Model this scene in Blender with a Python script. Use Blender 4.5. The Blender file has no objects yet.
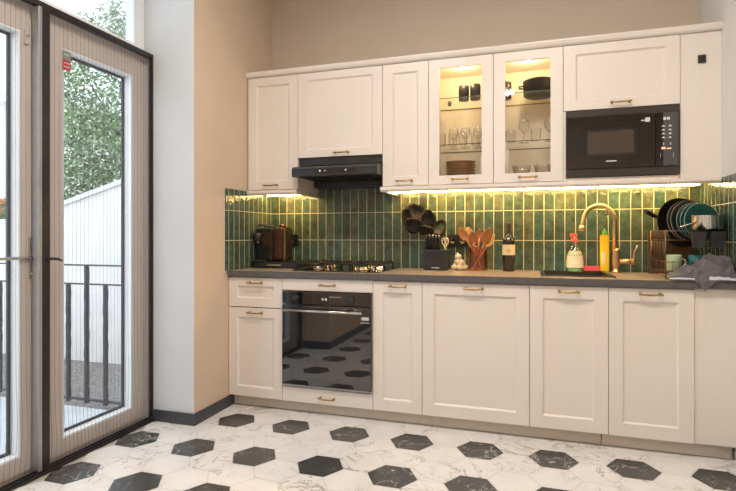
import bpy, bmesh, math, random
from mathutils import Vector, Matrix, noise
random.seed(7)
C = bpy.context.scene.collection
PI = math.pi
V = Vector
YB, YU, YW = 2.963, 3.200, 3.567      # base fronts, wall-cabinet fronts, back wall
XR = 2.89                             # right wall

# ------------------------------------------------------------------ materials
def new_mat(name):
    m = bpy.data.materials.new(name); m.use_nodes = True
    nt = m.node_tree; b = nt.nodes['Principled BSDF']
    return m, nt, b
def N(nt, t, **k):
    n = nt.nodes.new(t)
    for a, v in k.items(): setattr(n, a, v)
    return n
def setin(n, **k):
    for a, v in k.items(): n.inputs[a].default_value = v
def c4(c): return (c[0], c[1], c[2], 1)
def mat(name, col, rough=.5, metal=0., var=.06, scale=30., bump=0., spec=.5, stretch=(1,1,1), coat=0.):
    m, nt, b = new_mat(name); L = nt.links.new
    tc = N(nt, 'ShaderNodeTexCoord'); mp = N(nt, 'ShaderNodeMapping'); mp.inputs['Scale'].default_value = stretch
    no = N(nt, 'ShaderNodeTexNoise'); no.inputs['Scale'].default_value = scale; no.inputs['Detail'].default_value = 4
    L(tc.outputs['Object'], mp.inputs[0]); L(mp.outputs[0], no.inputs['Vector'])
    r = N(nt, 'ShaderNodeValToRGB')
    r.color_ramp.elements[0].position = .3; r.color_ramp.elements[1].position = .7
    r.color_ramp.elements[0].color = c4([max(0, x*(1-var)) for x in col])
    r.color_ramp.elements[1].color = c4([min(1, x*(1+var)) for x in col])
    L(no.outputs['Fac'], r.inputs[0]); L(r.outputs[0], b.inputs['Base Color'])
    setin(b, Roughness=rough, Metallic=metal); b.inputs['Specular IOR Level'].default_value = spec
    b.inputs['Coat Weight'].default_value = coat
    if bump:
        bp = N(nt, 'ShaderNodeBump'); setin(bp, Strength=bump, Distance=.002)
        L(no.outputs['Fac'], bp.inputs['Height']); L(bp.outputs[0], b.inputs['Normal'])
    return m
def glass_mat(name, tint=(1,1,1), refl=.08, rough=.0, fres=.5):
    m = bpy.data.materials.new(name); m.use_nodes = True; nt = m.node_tree; nt.nodes.clear(); L = nt.links.new
    o = N(nt, 'ShaderNodeOutputMaterial'); t = N(nt, 'ShaderNodeBsdfTransparent'); g = N(nt, 'ShaderNodeBsdfGlossy'); mx = N(nt, 'ShaderNodeMixShader')
    fr = N(nt, 'ShaderNodeLayerWeight'); setin(fr, Blend=.25)
    mr = N(nt, 'ShaderNodeMath', operation='MULTIPLY_ADD'); mr.inputs[1].default_value = fres; mr.inputs[2].default_value = refl*.4
    t.inputs[0].default_value = c4(tint); g.inputs['Roughness'].default_value = rough
    L(fr.outputs['Fresnel'], mr.inputs[0]); L(mr.outputs[0], mx.inputs[0]); L(t.outputs[0], mx.inputs[1]); L(g.outputs[0], mx.inputs[2]); L(mx.outputs[0], o.inputs[0])
    return m
def emit(name, col, s):
    m, nt, b = new_mat(name); b.inputs['Base Color'].default_value = c4(col)
    b.inputs['Emission Color'].default_value = c4(col); b.inputs['Emission Strength'].default_value = s
    return m
def tile_mat(name, ax):
    """glossy green handmade tile, 65 x 200 mm, ax = 0 for a wall along X, 1 for a wall along Y"""
    m, nt, b = new_mat(name); L = nt.links.new
    tc = N(nt, 'ShaderNodeTexCoord'); sp = N(nt, 'ShaderNodeSeparateXYZ'); L(tc.outputs['Object'], sp.inputs[0])
    def M(op, a, bb=None, c=None):
        n = N(nt, 'ShaderNodeMath', operation=op)
        for i, v in enumerate((a, bb, c)):
            if v is None: continue
            if isinstance(v, (int, float)): n.inputs[i].default_value = v
            else: L(v, n.inputs[i])
        return n.outputs[0]
    wn0 = N(nt, 'ShaderNodeTexNoise'); setin(wn0, Scale=14.); L(tc.outputs['Object'], wn0.inputs['Vector'])
    wob = M('MULTIPLY', M('SUBTRACT', wn0.outputs['Fac'], .5), .003)
    u = M('DIVIDE', M('ADD', M('ADD', sp.outputs[ax], wob), 10.012), .0642)
    v = M('DIVIDE', M('ADD', M('ADD', sp.outputs[2], wob), -.897+2.0), .2)
    fu, fv = M('FRACT', u), M('FRACT', v)
    eu = M('MULTIPLY', M('MINIMUM', fu, M('SUBTRACT', 1., fu)), .0642)
    ev = M('MULTIPLY', M('MINIMUM', fv, M('SUBTRACT', 1., fv)), .2)
    e = M('MINIMUM', eu, ev)
    mask = N(nt, 'ShaderNodeMapRange'); L(e, mask.inputs[0]); setin(mask, **{'From Min': .0015, 'From Max': .0030})
    cb = N(nt, 'ShaderNodeCombineXYZ'); L(M('FLOOR', u), cb.inputs[0]); L(M('FLOOR', v), cb.inputs[1])
    wn = N(nt, 'ShaderNodeTexWhiteNoise'); wn.noise_dimensions = '3D'; L(cb.outputs[0], wn.inputs['Vector'])
    ra = N(nt, 'ShaderNodeValToRGB'); cr = ra.color_ramp
    cr.elements[0].color = c4((.058, .082, .060)); cr.elements[1].color = c4((.105, .125, .085))
    for p, c in ((.3, (.058, .096, .074)), (.55, (.048, .098, .080)), (.8, (.085, .108, .066))):
        el = cr.elements.new(p); el.color = c4(c)
    L(wn.outputs['Value'], ra.inputs[0])
    n2 = N(nt, 'ShaderNodeTexNoise'); setin(n2, Scale=22., Detail=6., Roughness=.65); L(tc.outputs['Object'], n2.inputs['Vector'])
    n2r = N(nt, 'ShaderNodeMapRange'); L(n2.outputs['Fac'], n2r.inputs[0]); setin(n2r, **{'From Min': .3, 'From Max': .75, 'To Min': .55, 'To Max': 1.7})
    mul = N(nt, 'ShaderNodeVectorMath', operation='SCALE'); L(ra.outputs[0], mul.inputs[0]); L(n2r.outputs[0], mul.inputs['Scale'])
    mx = N(nt, 'ShaderNodeMix', data_type='RGBA'); L(mask.outputs[0], mx.inputs[0])
    mx.inputs[6].default_value = c4((.62, .60, .45)); L(mul.outputs[0], mx.inputs[7]); L(mx.outputs[2], b.inputs['Base Color'])
    rr = N(nt, 'ShaderNodeMapRange'); L(mask.outputs[0], rr.inputs[0]); setin(rr, **{'To Min': .7, 'To Max': .13}); L(rr.outputs[0], b.inputs['Roughness'])
    n3 = N(nt, 'ShaderNodeTexNoise'); setin(n3, Scale=38., Detail=3.); L(tc.outputs['Object'], n3.inputs['Vector'])
    h = M('ADD', M('MULTIPLY', n3.outputs['Fac'], .8), M('ADD', M('MULTIPLY', mask.outputs[0], .5), M('MULTIPLY', wn.outputs['Value'], .0)))
    bp = N(nt, 'ShaderNodeBump'); setin(bp, Strength=.8, Distance=.005); L(h, bp.inputs['Height']); L(bp.outputs[0], b.inputs['Normal'])
    return m
def marble(name, base, vein, vs=1.0, width=.04, blotch=.0, rough=.25, tint=None):
    m, nt, b = new_mat(name); L = nt.links.new
    at = N(nt, 'ShaderNodeAttribute'); at.attribute_name = 'tile'
    tc = N(nt, 'ShaderNodeTexCoord')
    ad = N(nt, 'ShaderNodeVectorMath', operation='MULTIPLY_ADD'); L(at.outputs['Color'], ad.inputs[0]); ad.inputs[1].default_value = (40, 40, 40); L(tc.outputs['Object'], ad.inputs[2])
    def veins(scale, w, dist):
        n = N(nt, 'ShaderNodeTexNoise'); setin(n, Scale=scale, Detail=5., Roughness=.6, Distortion=dist); L(ad.outputs[0], n.inputs['Vector'])
        s = N(nt, 'ShaderNodeMath', operation='SUBTRACT'); L(n.outputs['Fac'], s.inputs[0]); s.inputs[1].default_value = .5
        a = N(nt, 'ShaderNodeMath', operation='ABSOLUTE'); L(s.outputs[0], a.inputs[0])
        r = N(nt, 'ShaderNodeMapRange'); L(a.outputs[0], r.inputs[0]); setin(r, **{'From Min': 0., 'From Max': w, 'To Min': 1., 'To Max': 0.})
        return r.outputs[0]
    v1 = veins(3.2*vs, width*.35, 1.2); v2 = veins(8*vs, width*.2, .6)
    v2m = N(nt, 'ShaderNodeMath', operation='MULTIPLY'); L(v2, v2m.inputs[0]); v2m.inputs[1].default_value = .35
    mxm = N(nt, 'ShaderNodeMath', operation='MAXIMUM'); L(v1, mxm.inputs[0]); L(v2m.outputs[0], mxm.inputs[1])
    msk = N(nt, 'ShaderNodeTexNoise'); setin(msk, Scale=2.5, Detail=2.); L(ad.outputs[0], msk.inputs['Vector'])
    mr = N(nt, 'ShaderNodeMapRange'); L(msk.outputs['Fac'], mr.inputs[0]); setin(mr, **{'From Min': .4, 'From Max': .6})
    mm = N(nt, 'ShaderNodeMath', operation='MULTIPLY'); L(mxm.outputs[0], mm.inputs[0]); L(mr.outputs[0], mm.inputs[1])
    cl = N(nt, 'ShaderNodeTexNoise'); setin(cl, Scale=6., Detail=5.); L(ad.outputs[0], cl.inputs['Vector'])
    r = N(nt, 'ShaderNodeValToRGB'); r.color_ramp.elements[0].position = .35; r.color_ramp.elements[1].position = .7
    r.color_ramp.elements[0].color = c4([x*(1-blotch) for x in base]); r.color_ramp.elements[1].color = c4(base)
    L(cl.outputs['Fac'], r.inputs[0])
    mx = N(nt, 'ShaderNodeMix', data_type='RGBA'); L(mm.outputs[0], mx.inputs[0]); L(r.outputs[0], mx.inputs[6]); mx.inputs[7].default_value = c4(vein)
    L(mx.outputs[2], b.inputs['Base Color']); setin(b, Roughness=rough)
    return m

M = {}
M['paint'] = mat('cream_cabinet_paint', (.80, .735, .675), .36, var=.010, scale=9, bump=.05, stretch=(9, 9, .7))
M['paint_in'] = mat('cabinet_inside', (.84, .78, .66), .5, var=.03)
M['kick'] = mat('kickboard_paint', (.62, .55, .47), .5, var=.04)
M['wall'] = mat('warm_plaster', (.64, .545, .45), .85, var=.02, scale=4, bump=.05)
M['wall_l'] = mat('pale_plaster', (.69, .55, .425), .8, var=.03, scale=3, bump=.05)
M['wall_c'] = mat('plaster_in_daylight', (.66, .69, .72), .8, var=.03, scale=3, bump=.05)  # pier plaster with the bluish daylight put into its colour
M['wall_w'] = mat('white_plaster', (.74, .735, .72), .8, var=.03, scale=3, bump=.05)
M['ceil'] = mat('ceiling_paint', (.8, .78, .74), .9, var=.02)
M['base'] = mat('dark_baseboard', (.055, .058, .066), .35, var=.1)
M['grout'] = mat('floor_grout', (.46, .43, .40), .7, var=.08)
M['fl_w'] = marble('white_marble_tile', (.84, .825, .81), (.36, .30, .26), 1.0, .05, .09, .2)
M['fl_b'] = marble('black_marble_tile', (.062, .064, .064), (.5, .5, .47), 1.3, .03, .2, .2)
M['cedge'] = mat('worktop_shaded_tone', (.105, .098, .098), .4, var=.15, scale=40)
M['ctop'] = mat('worktop_lit_tone', (.34, .275, .215), .3, var=.16, scale=40, bump=.03, spec=.9)
M['tx'] = tile_mat('green_tile_back', 0); M['ty'] = tile_mat('green_tile_side', 1)
M['brass'] = mat('antique_brass', (.45, .29, .12), .33, 1., var=.2)
M['gold'] = mat('brushed_copper_brass', (.62, .43, .24), .3, 1., var=.05)
M['steel'] = mat('steel', (.6, .58, .56), .18, 1., var=.08)
M['alu'] = mat('grey_aluminium', (.42, .43, .44), .4, .7, var=.05)
M['blk'] = mat('black_plastic', (.012, .012, .013), .3, var=.2)
M['blk_soft'] = mat('black_silicone', (.018, .016, .015), .42, var=.3)
M['char'] = mat('charcoal_metal', (.05, .052, .058), .3, .5, var=.15)
M['bglass'] = mat('black_glass', (.006, .006, .007), .03, var=.1, spec=.9, coat=.6)
M['oglass'] = mat('oven_black_glass', (.01, .012, .016), .02, var=.1, spec=1., coat=1.)
M['mwg'] = mat('microwave_glass', (.018, .013, .011), .05, var=.1, spec=.8, coat=.3)
M['mwb'] = mat('microwave_body', (.05, .042, .037), .32, .2, var=.1)
M['cast'] = mat('cast_iron', (.03, .027, .025), .4, .4, var=.2, bump=.1)
M['burner'] = mat('burner_metal', (.55, .45, .33), .25, 1., var=.15)
M['bronze'] = mat('bronze_plastic', (.11, .055, .036), .25, .7, var=.2)
M['silver'] = mat('silver_print', (.7, .7, .7), .4, .2, var=.02)
M['red'] = mat('red_print', (.6, .03, .04), .5, var=.05)
M['wood'] = mat('reddish_utensil_wood', (.36, .125, .032), .45, var=.35, scale=14, stretch=(1, 1, .2), bump=.1)
M['woodl'] = mat('light_utensil_wood', (.75, .48, .13), .5, var=.2, scale=14)
M['garlic'] = mat('garlic_skin', (.80, .66, .42), .5, var=.15, scale=40, bump=.2)
M['wine'] = mat('dark_bottle_glass', (.010, .009, .006), .06, var=.2, coat=.5)
M['label'] = mat('cream_label', (.78, .62, .34), .6, var=.08)
M['capsule'] = mat('bottle_capsule', (.09, .05, .035), .4, .2, var=.1)
M['yellow'] = mat('yellow_plastic', (.95, .62, .02), .35, var=.04)
M['green'] = mat('bright_green_cap', (.18, .72, .12), .4, var=.05)
M['coral'] = mat('coral_plastic', (.82, .13, .09), .4, var=.05)
M['sponge'] = mat('pink_sponge', (.80, .10, .12), .9, var=.15, scale=120, bump=.5)
M['sponge2'] = mat('sponge_scourer', (.33, .06, .07), .95, var=.2, scale=160, bump=.5)
M['soap'] = mat('soap_liquid', (.70, .72, .50), .15, var=.05)
M['soapg'] = mat('green_soap_liquid', (.15, .45, .22), .15, var=.05)
M['lab_w'] = mat('pale_print_label', (.80, .74, .55), .5, var=.1, scale=25)
M['teal'] = mat('dark_teal_glaze', (.012, .075, .070), .12, var=.2, coat=.5)
M['teal_m'] = mat('teal_mug_glaze', (.03, .20, .22), .15, var=.15, coat=.4)
M['mint'] = mat('pale_green_glaze', (.50, .62, .36), .2, var=.06, coat=.3)
M['rim'] = mat('pale_plate_rim', (.5, .47, .38), .3, var=.05)
M['rackw'] = mat('rack_wire', (.22, .15, .10), .3, .9, var=.2)
M['towel'] = mat('grey_linen', (.13, .12, .135), .95, var=.25, scale=160, bump=.6)
M['stripe'] = mat('pale_cloth_stripe', (.62, .64, .74), .95, var=.1, scale=160, bump=.4)
M['ceram'] = mat('white_ceramic', (.8, .78, .74), .2, var=.03)
M['ceramg'] = mat('grey_stoneware', (.36, .33, .28), .35, var=.1)
M['rackb'] = mat('dark_rack_board', (.085, .048, .030), .5, var=.2)
M['cerambr'] = mat('brown_stoneware', (.35, .2, .1), .35, var=.15)
M['pvc'] = mat('taupe_door_frame', (.57, .51, .475), .5, var=.05, scale=5, stretch=(6, 6, .5))
M['pvcw'] = mat('white_door_bead', (.82, .85, .88), .4, var=.02)
M['seal'] = mat('dark_seal', (.03, .04, .055), .5, var=.05)
M['scr'] = mat('screen_frame_dark', (.030, .028, .030), .35, .3, var=.2)
M['iron'] = mat('wrought_iron', (.055, .058, .065), .6, .3, var=.4, scale=60, bump=.5)
M['gwall'] = mat('garden_wall_render', (.78, .76, .74), .9, var=.05, scale=5, bump=.2)
M['cap'] = mat('wall_coping', (.72, .72, .74), .8, var=.06)
M['gravel'] = mat('gravel_ground', (.22, .20, .19), .95, var=.5, scale=45, bump=1.)
M['pave'] = mat('pale_paving', (.55, .57, .60), .8, var=.08, scale=6)
M['leaf'] = mat('olive_leaf', (.14, .24, .11), .55, var=.5, scale=6)
M['leaf2'] = mat('pale_leaf', (.34, .46, .26), .55, var=.3, scale=6)
M['bark'] = mat('bark', (.14, .11, .09), .9, var=.3, bump=.5)
M['terra'] = mat('terracotta_tile', (.55, .20, .11), .8, var=.2)
M['facade'] = mat('beige_facade', (.70, .66, .60), .9, var=.05)
M['winb'] = mat('house_window_glass', (.2, .27, .32), .2, var=.1)
M['glass'] = glass_mat('door_glass', (.97, .985, .98), .05)
M['wglass'] = glass_mat('warm_window_glass', (.66, .50, .38), .05)
M['cglass'] = glass_mat('cabinet_glass', (.985, .98, .97), .04)
M['gware'] = glass_mat('glassware', (.95, .94, .92), .25, .02)
M['jarg'] = glass_mat('amber_jar_glass', (.90, .62, .52), .2, .02)
M['clearp'] = glass_mat('clear_plastic', (.93, .95, .90), .15, .05)
M['shelfg'] = glass_mat('shelf_glass', (.95, .97, .94), .05, fres=.12)
M['shelfe'] = mat('shelf_glass_edge', (.10, .13, .09), .2, var=.1)
M['led'] = emit('led_strip_light', (1., .63, .22), 62.)
M['puck'] = emit('cabinet_spot_light', (1., .72, .36), 40.)
M['fillw'] = emit('fill_lamp_diffuser', (1., .90, .80), 9.)
M['dig'] = emit('display_digits', (1., .35, .25), 1.2)
M['whitebx'] = mat('white_furniture', (.75, .72, .68), .5, var=.03)
M['darkbx'] = mat('dark_furniture', (.04, .035, .032), .4, var=.2)
# pleated net: mostly open weave
def net_mat():
    m = bpy.data.materials.new('pleated_net'); m.use_nodes = True; nt = m.node_tree; nt.nodes.clear(); L = nt.links.new
    o = N(nt, 'ShaderNodeOutputMaterial'); t = N(nt, 'ShaderNodeBsdfTransparent'); d = N(nt, 'ShaderNodeBsdfDiffuse'); mx = N(nt, 'ShaderNodeMixShader')
    d.inputs[0].default_value = (.30, .30, .31, 1); tc = N(nt, 'ShaderNodeTexCoord'); no = N(nt, 'ShaderNodeTexNoise'); setin(no, Scale=7.)
    mr = N(nt, 'ShaderNodeMapRange'); setin(mr, **{'To Min': .08, 'To Max': .16})
    L(tc.outputs['Object'], no.inputs['Vector']); L(no.outputs['Fac'], mr.inputs[0]); L(mr.outputs[0], mx.inputs[0])
    L(t.outputs[0], mx.inputs[1]); L(d.outputs[0], mx.inputs[2]); L(mx.outputs[0], o.inputs[0]); return m
M['net'] = net_mat()
M['thread'] = mat('net_thread', (.22, .20, .20), .8, var=.1)

# ------------------------------------------------------------------ geometry helpers
def bm_(): return bmesh.new()
def box(bm, x0, y0, z0, x1, y1, z1, bev=0., mi=0, rot=None, smooth=False):
    x0, x1 = sorted((x0, x1)); y0, y1 = sorted((y0, y1)); z0, z1 = sorted((z0, z1))
    mt = Matrix.Translation(((x0+x1)/2, (y0+y1)/2, (z0+z1)/2))
    if rot: mt = mt @ rot
    mt = mt @ Matrix.Diagonal((x1-x0, y1-y0, z1-z0, 1))
    n0 = set(bm.faces)
    r = bmesh.ops.create_cube(bm, size=1, matrix=mt)
    if bev:
        es = list({e for v in r['verts'] for e in v.link_edges})
        bmesh.ops.bevel(bm, geom=es, offset=bev, segments=2, profile=.6, affect='EDGES')
    for f in bm.faces:
        if f not in n0: f.material_index = mi
def lathe(bm, prof, c=(0, 0, 0), seg=24, mi=0, mt=None, cap0=True, cap1=True):
    mt = mt or Matrix.Identity(4); c = V(c); rings = []
    for r, z in prof:
        if r < 1e-5: rings.append([bm.verts.new(mt @ V((0, 0, z)) + c)])
        else: rings.append([bm.verts.new(mt @ V((r*math.cos(2*PI*k/seg), r*math.sin(2*PI*k/seg), z)) + c) for k in range(seg)])
    def F(vs):
        try: f = bm.faces.new(vs); f.material_index = mi; f.smooth = True
        except ValueError: pass
    for a, b in zip(rings, rings[1:]):
        if len(a) == 1 and len(b) == 1: continue
        for k in range(seg):
            k2 = (k+1) % seg
            if len(a) == 1: F([a[0], b[k2], b[k]])
            elif len(b) == 1: F([a[k], a[k2], b[0]])
            else: F([a[k], a[k2], b[k2], b[k]])
    if cap0 and len(rings[0]) > 1: F(rings[0][::-1])
    if cap1 and len(rings[-1]) > 1: F(rings[-1])
def cyl(bm, c, r, h, seg=24, mi=0, axis='Z', r2=None):
    mt = {'Z': Matrix.Identity(4), 'Y': Matrix.Rotation(-PI/2, 4, 'X'), 'X': Matrix.Rotation(PI/2, 4, 'Y')}[axis]
    lathe(bm, [(r, 0), (r2 or r, h)], c, seg, mi, mt)
def tube(bm, pts, r, seg=10, mi=0, closed=False):
    pts = [V(p) for p in pts]; n = len(pts); rings = []; up = V((0, 0, 1)); prev = None
    for i, p in enumerate(pts):
        if closed: t = pts[(i+1) % n]-pts[i-1]
        else: t = pts[min(i+1, n-1)]-pts[max(i-1, 0)]
        t.normalize()
        if prev is None:
            a = up if abs(t.z) < .9 else V((1, 0, 0)); s = t.cross(a).normalized()
        else: s = (prev - t*prev.dot(t)).normalized()
        prev = s; q = t.cross(s)
        rr = r[i] if isinstance(r, (list, tuple)) else r
        rings.append([bm.verts.new(p + (s*math.cos(2*PI*k/seg)+q*math.sin(2*PI*k/seg))*rr) for k in range(seg)])
    m = n if closed else n-1
    for i in range(m):
        a, b = rings[i], rings[(i+1) % n]
        for k in range(seg):
            f = bm.faces.new([a[k], a[(k+1) % seg], b[(k+1) % seg], b[k]]); f.material_index = mi; f.smooth = True
    if not closed:
        for rg in (rings[0][::-1], rings[-1]):
            f = bm.faces.new(rg); f.material_index = mi
def prism(bm, poly, axis, a, b, mi=0):
    """poly in the two other axes (order x,y,z without axis), extruded from a to b"""
    def P(u, w, t):
        return {'X': (t, u, w), 'Y': (u, t, w), 'Z': (u, w, t)}[axis]
    A = [bm.verts.new(P(u, w, a)) for u, w in poly]; B = [bm.verts.new(P(u, w, b)) for u, w in poly]
    n = len(poly); fs = [bm.faces.new(A[::-1]), bm.faces.new(B)]
    for i in range(n): fs.append(bm.faces.new([A[i], A[(i+1) % n], B[(i+1) % n], B[i]]))
    for f in fs: f.material_index = mi
    bmesh.ops.recalc_face_normals(bm, faces=fs)
def wloc(o):
    l = V((0, 0, 0))
    while o: l += o.location; o = o.parent
    return l
def obj(name, bm, m, parent=None, world=True, label=None, solid=0):
    me = bpy.data.meshes.new(name)
    if world and parent: bmesh.ops.translate(bm, vec=-wloc(parent), verts=bm.verts)
    bm.to_mesh(me); bm.free()
    for k in (m if isinstance(m, (list, tuple)) else [m]): me.materials.append(M[k])
    o = bpy.data.objects.new(name, me); C.objects.link(o)
    if parent: o.parent = parent
    if label: o['label'] = label
    if solid:
        s = o.modifiers.new('s', 'SOLIDIFY'); s.thickness = solid; s.offset = 0
    return o
def tag(o, label, cat, group=None, kind=None):
    o['label'] = label; o['category'] = cat
    if group: o['group'] = group
    if kind: o['kind'] = kind
    return o
def thing(name, label, cat, loc=(0, 0, 0), group=None, rz=0):
    o = bpy.data.objects.new(name, None); C.objects.link(o); o.location = loc; o.rotation_euler = (0, 0, rz); o.empty_display_size = .05
    return tag(o, label, cat, group)
def single(name, bm, m, label, cat, loc, group=None, **k):
    """thing that is one mesh: geometry given in world space, origin moved to loc"""
    bmesh.ops.translate(bm, vec=-V(loc), verts=bm.verts)
    o = obj(name, bm, m, None, **k); o.location = loc
    return tag(o, label, cat, group)
def struct(name, bm, m, parent=None):
    o = obj(name, bm, m, parent)
    if not parent: o['kind'] = 'structure'
    return o
def dup(root, loc, label=None):
    r = root.copy(); C.objects.link(r); r.location = loc
    if label: r['label'] = label
    for ch in list(root.children):
        c = ch.copy(); C.objects.link(c); c.parent = r
        for g in list(ch.children):
            d = g.copy(); C.objects.link(d); d.parent = c
    return r
def B(*a, **k):
    bm = bm_(); box(bm, *a, **k); return bm

# ------------------------------------------------------------------ room shell
# floor: hexagonal marble tiles over a grout bed
W = .2107; R = W/math.sqrt(3); HX, HY = .1943, 2.7527
bm = bm_(); box(bm, -.45, -2.1, -.05, 4.4, YW+.1, -.003, mi=0)
cl = bm.loops.layers.color.new('tile')
for i in range(-4, 25):
    for j in range(-5, 27):
        cx = HX+i*W*math.sqrt(3)/2; cy = HY-j*W-(W/2 if i % 2 else 0)
        if cx < -.32 or cx > 4.4 or cy < -2.15 or cy > YW+.1: continue
        rr = R-.0014
        pts = [V((cx+rr*math.cos(k*PI/3), cy+rr*math.sin(k*PI/3), 0)) for k in range(6)]
        f = bm.faces.new([bm.verts.new(p) for p in pts])
        f.material_index = 2 if (i % 2 == 0 and j % 2 == 0) else 1
        col = (random.random(), random.random(), random.random(), 1)
        for l in f.loops: l[cl] = col
struct('floor', bm, ['grout', 'fl_w', 'fl_b'])
HC = 3.1
XFR = 4.3
struct('ceiling', B(-.45, -2.1, HC, XFR+.1, YW+.1, HC+.1), 'ceil')
struct('wall_back', B(-.45, YW, 0, XR+.12, YW+.1, HC), 'wall')
struct('wall_right', B(XR, 1.9, 0, XFR+.1, YW, HC), 'wall_w')
struct('wall_far_right', B(XFR, -2.1, 0, XFR+.1, 1.9, HC), 'wall_w')
bm = bm_(); wx0, wx1, wz0, wz1 = 2.70, 3.40, 2.33, 2.73
box(bm, -.45, -2.1, 0, XFR+.1, -2.0, wz0); box(bm, -.45, -2.1, wz1, XFR+.1, -2.0, HC); box(bm, -.45, -2.1, wz0, wx0, -2.0, wz1); box(bm, wx1, -2.1, wz0, XFR+.1, -2.0, wz1)
struct('wall_rear', bm, 'wall')
bm = bm_(); box(bm, wx0+.001, -2.08, wz0+.001, wx0+.03, -2.02, wz1-.001); box(bm, wx1-.03, -2.08, wz0+.001, wx1-.001, -2.02, wz1-.001); box(bm, wx0+.03, -2.08, wz0+.001, wx1-.03, -2.02, wz0+.03); box(bm, wx0+.03, -2.08, wz1-.03, wx1-.03, -2.02, wz1-.001)
w2_ = struct('window_2', bm, 'pvcw')
obj('pane', B(wx0+.03, -2.053, wz0+.03, wx1-.03, -2.047, wz1-.03), 'wglass', w2_)
# left wall: two plastered piers with the garden door between them
bm = bm_(); box(bm, -.50, 2.60, -.02, .0, YW+.1, HC, mi=0)
for f in bm.faces:
    if f.calc_center_median().x > -.001: f.material_index = 1
struct('wall_left', bm, ['wall_c', 'wall_l'])
bm = bm_(); box(bm, -.50, -2.1, -.02, .0, 1.14, HC, mi=0)
struct('wall_side_left', bm, ['wall_l'])
struct('trim_1', B(-.50, 1.14, 2.98, -.2, 2.60, HC), 'wall_w')
# baseboards
bm = bm_(); box(bm, -.290, 2.588, 0, .012, 2.60, .07, .002); struct('baseboard_pier', bm, 'base')
bm = bm_(); box(bm, 0, 2.60, 0, .012, 3.02, .07, .002); struct('baseboard_left', bm, 'base')
bm = bm_(); box(bm, XR-.012, 1.888, 0, XR, 2.97, .07, .002); box(bm, XR, 1.888, 0, XFR, 1.9, .07, .002); struct('baseboard_right', bm, 'base')
bm = bm_(); box(bm, -.275, 1.14, 0, .012, 1.152, .07, .002); box(bm, 0, -2, 0, .012, 1.14, .07, .002); struct('baseboard_side', bm, 'base')
# tiled splashback
bm = B(0, YW-.008, .895, XR, YW, 1.443); box(bm, .396, YW-.008, 1.443, .992, YW, 1.65); struct('trim_2', bm, 'tx')
struct('trim_3', B(0, 2.925, .895, .008, YW-.008, 1.44), 'ty')
struct('trim_4', B(XR-.008, 2.5, .895, XR, YW-.008, 1.44), 'ty')

# ------------------------------------------------------------------ garden door (two glazed leaves), transom, insect screen
bm = bm_()
XF0, XF1 = -.42, -.345
for a in ((1.14, 1.222, .031, 2.149), (2.558, 2.60, .031, 2.149)): box(bm, XF0, a[0], a[2], XF1, a[1], a[3], .003)
box(bm, XF0, 1.14, 2.15, XF1, 2.60, 2.26, .003); box(bm, XF0, 1.14, -.01, XF1, 2.60, .03, .003)
dfr = struct('door_frame_1', bm, 'pvc')
dfr.name = 'door_1'
def leaf(name, y0, y1, g0, g1, hy, hd):
    bm = bm_(); x0, x1 = -.405, -.335; z0, z1 = .03, 2.15; h0, h1 = .105, 2.078
    for a in ((y0, z0, g0, z1), (g1, z0, y1, z1), (g0, z0, g1, h0), (g0, h1, g1, z1)): box(bm, x0, a[0], a[1], x1, a[2], a[3], .002)
    lf = struct(name, bm, 'pvc')
    bm = bm_(); w = .010
    for a in ((g0, h0, g0+w, h1), (g1-w, h0, g1, h1), (g0+w, h0, g1-w, h0+w), (g0+w, h1-w, g1-w, h1)): box(bm, -.395, a[0], a[1], -.338, a[2], a[3], .001)
    obj('glazing_bead', bm, 'pvcw', lf, label='white glazing bead')
    bm = bm_(); w2 = w+.014
    for a in ((g0+w, h0+w, g0+w2, h1-w), (g1-w2, h0+w, g1-w, h1-w), (g0+w2, h0+w, g1-w2, h0+w2), (g0+w2, h1-w2, g1-w2, h1-w)): box(bm, -.398, a[0], a[1], -.388, a[2], a[3])
    obj('glass_seal', bm, 'seal', lf)
    bm = bm_(); bm.faces.new([bm.verts.new(p) for p in ((-.393, g0+w, h0+w), (-.393, g1-w, h0+w), (-.393, g1-w, h1-w), (-.393, g0+w, h1-w))]); obj('pane', bm, 'glass', lf)
    return lf
l1 = leaf('door_2', 1.225, 1.868, 1.33, 1.777, 0, 0)
l2 = leaf('door_3', 1.872, 2.555, 2.000, 2.475, 0, 0)
bm = bm_(); box(bm, -.335, 1.812, .93, -.329, 1.842, 1.12, .002); cyl(bm, (-.331, 1.820, 1.025), .008, .012, axis='X')
tube(bm, [(-.321, 1.820, 1.025), (-.320, 1.79, 1.026), (-.320, 1.70, 1.026), (-.321, 1.58, 1.026)], .007)
dh = obj('handle', bm, 'steel', l1, label='long silver lever handle')
bm = bm_(); cyl(bm, (-.331, 1.827, .945), .008, .010, axis='X'); box(bm, -.322, 1.825, .918, -.319, 1.829, .945); lathe(bm, [(.004, -.001), (.011, -.001), (.011, .001), (.004, .001), (.004, -.001)], (-.320, 1.827, .905), mt=Matrix.Rotation(PI/2, 4, 'Y'), cap0=False, cap1=False)
obj('key', bm, 'brass', l1, label='key hanging in the lock')
bm = bm_(); cyl(bm, (-.335, 1.80, 2.065), .006, .02, axis='X'); box(bm, -.335, 1.79, 2.02, -.325, 1.812, 2.09, .003); box(bm, -.335, 1.835, 2.02, -.325, 1.855, 2.08, .003)
obj('hinge_cover', bm, 'pvc', l1)
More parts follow.
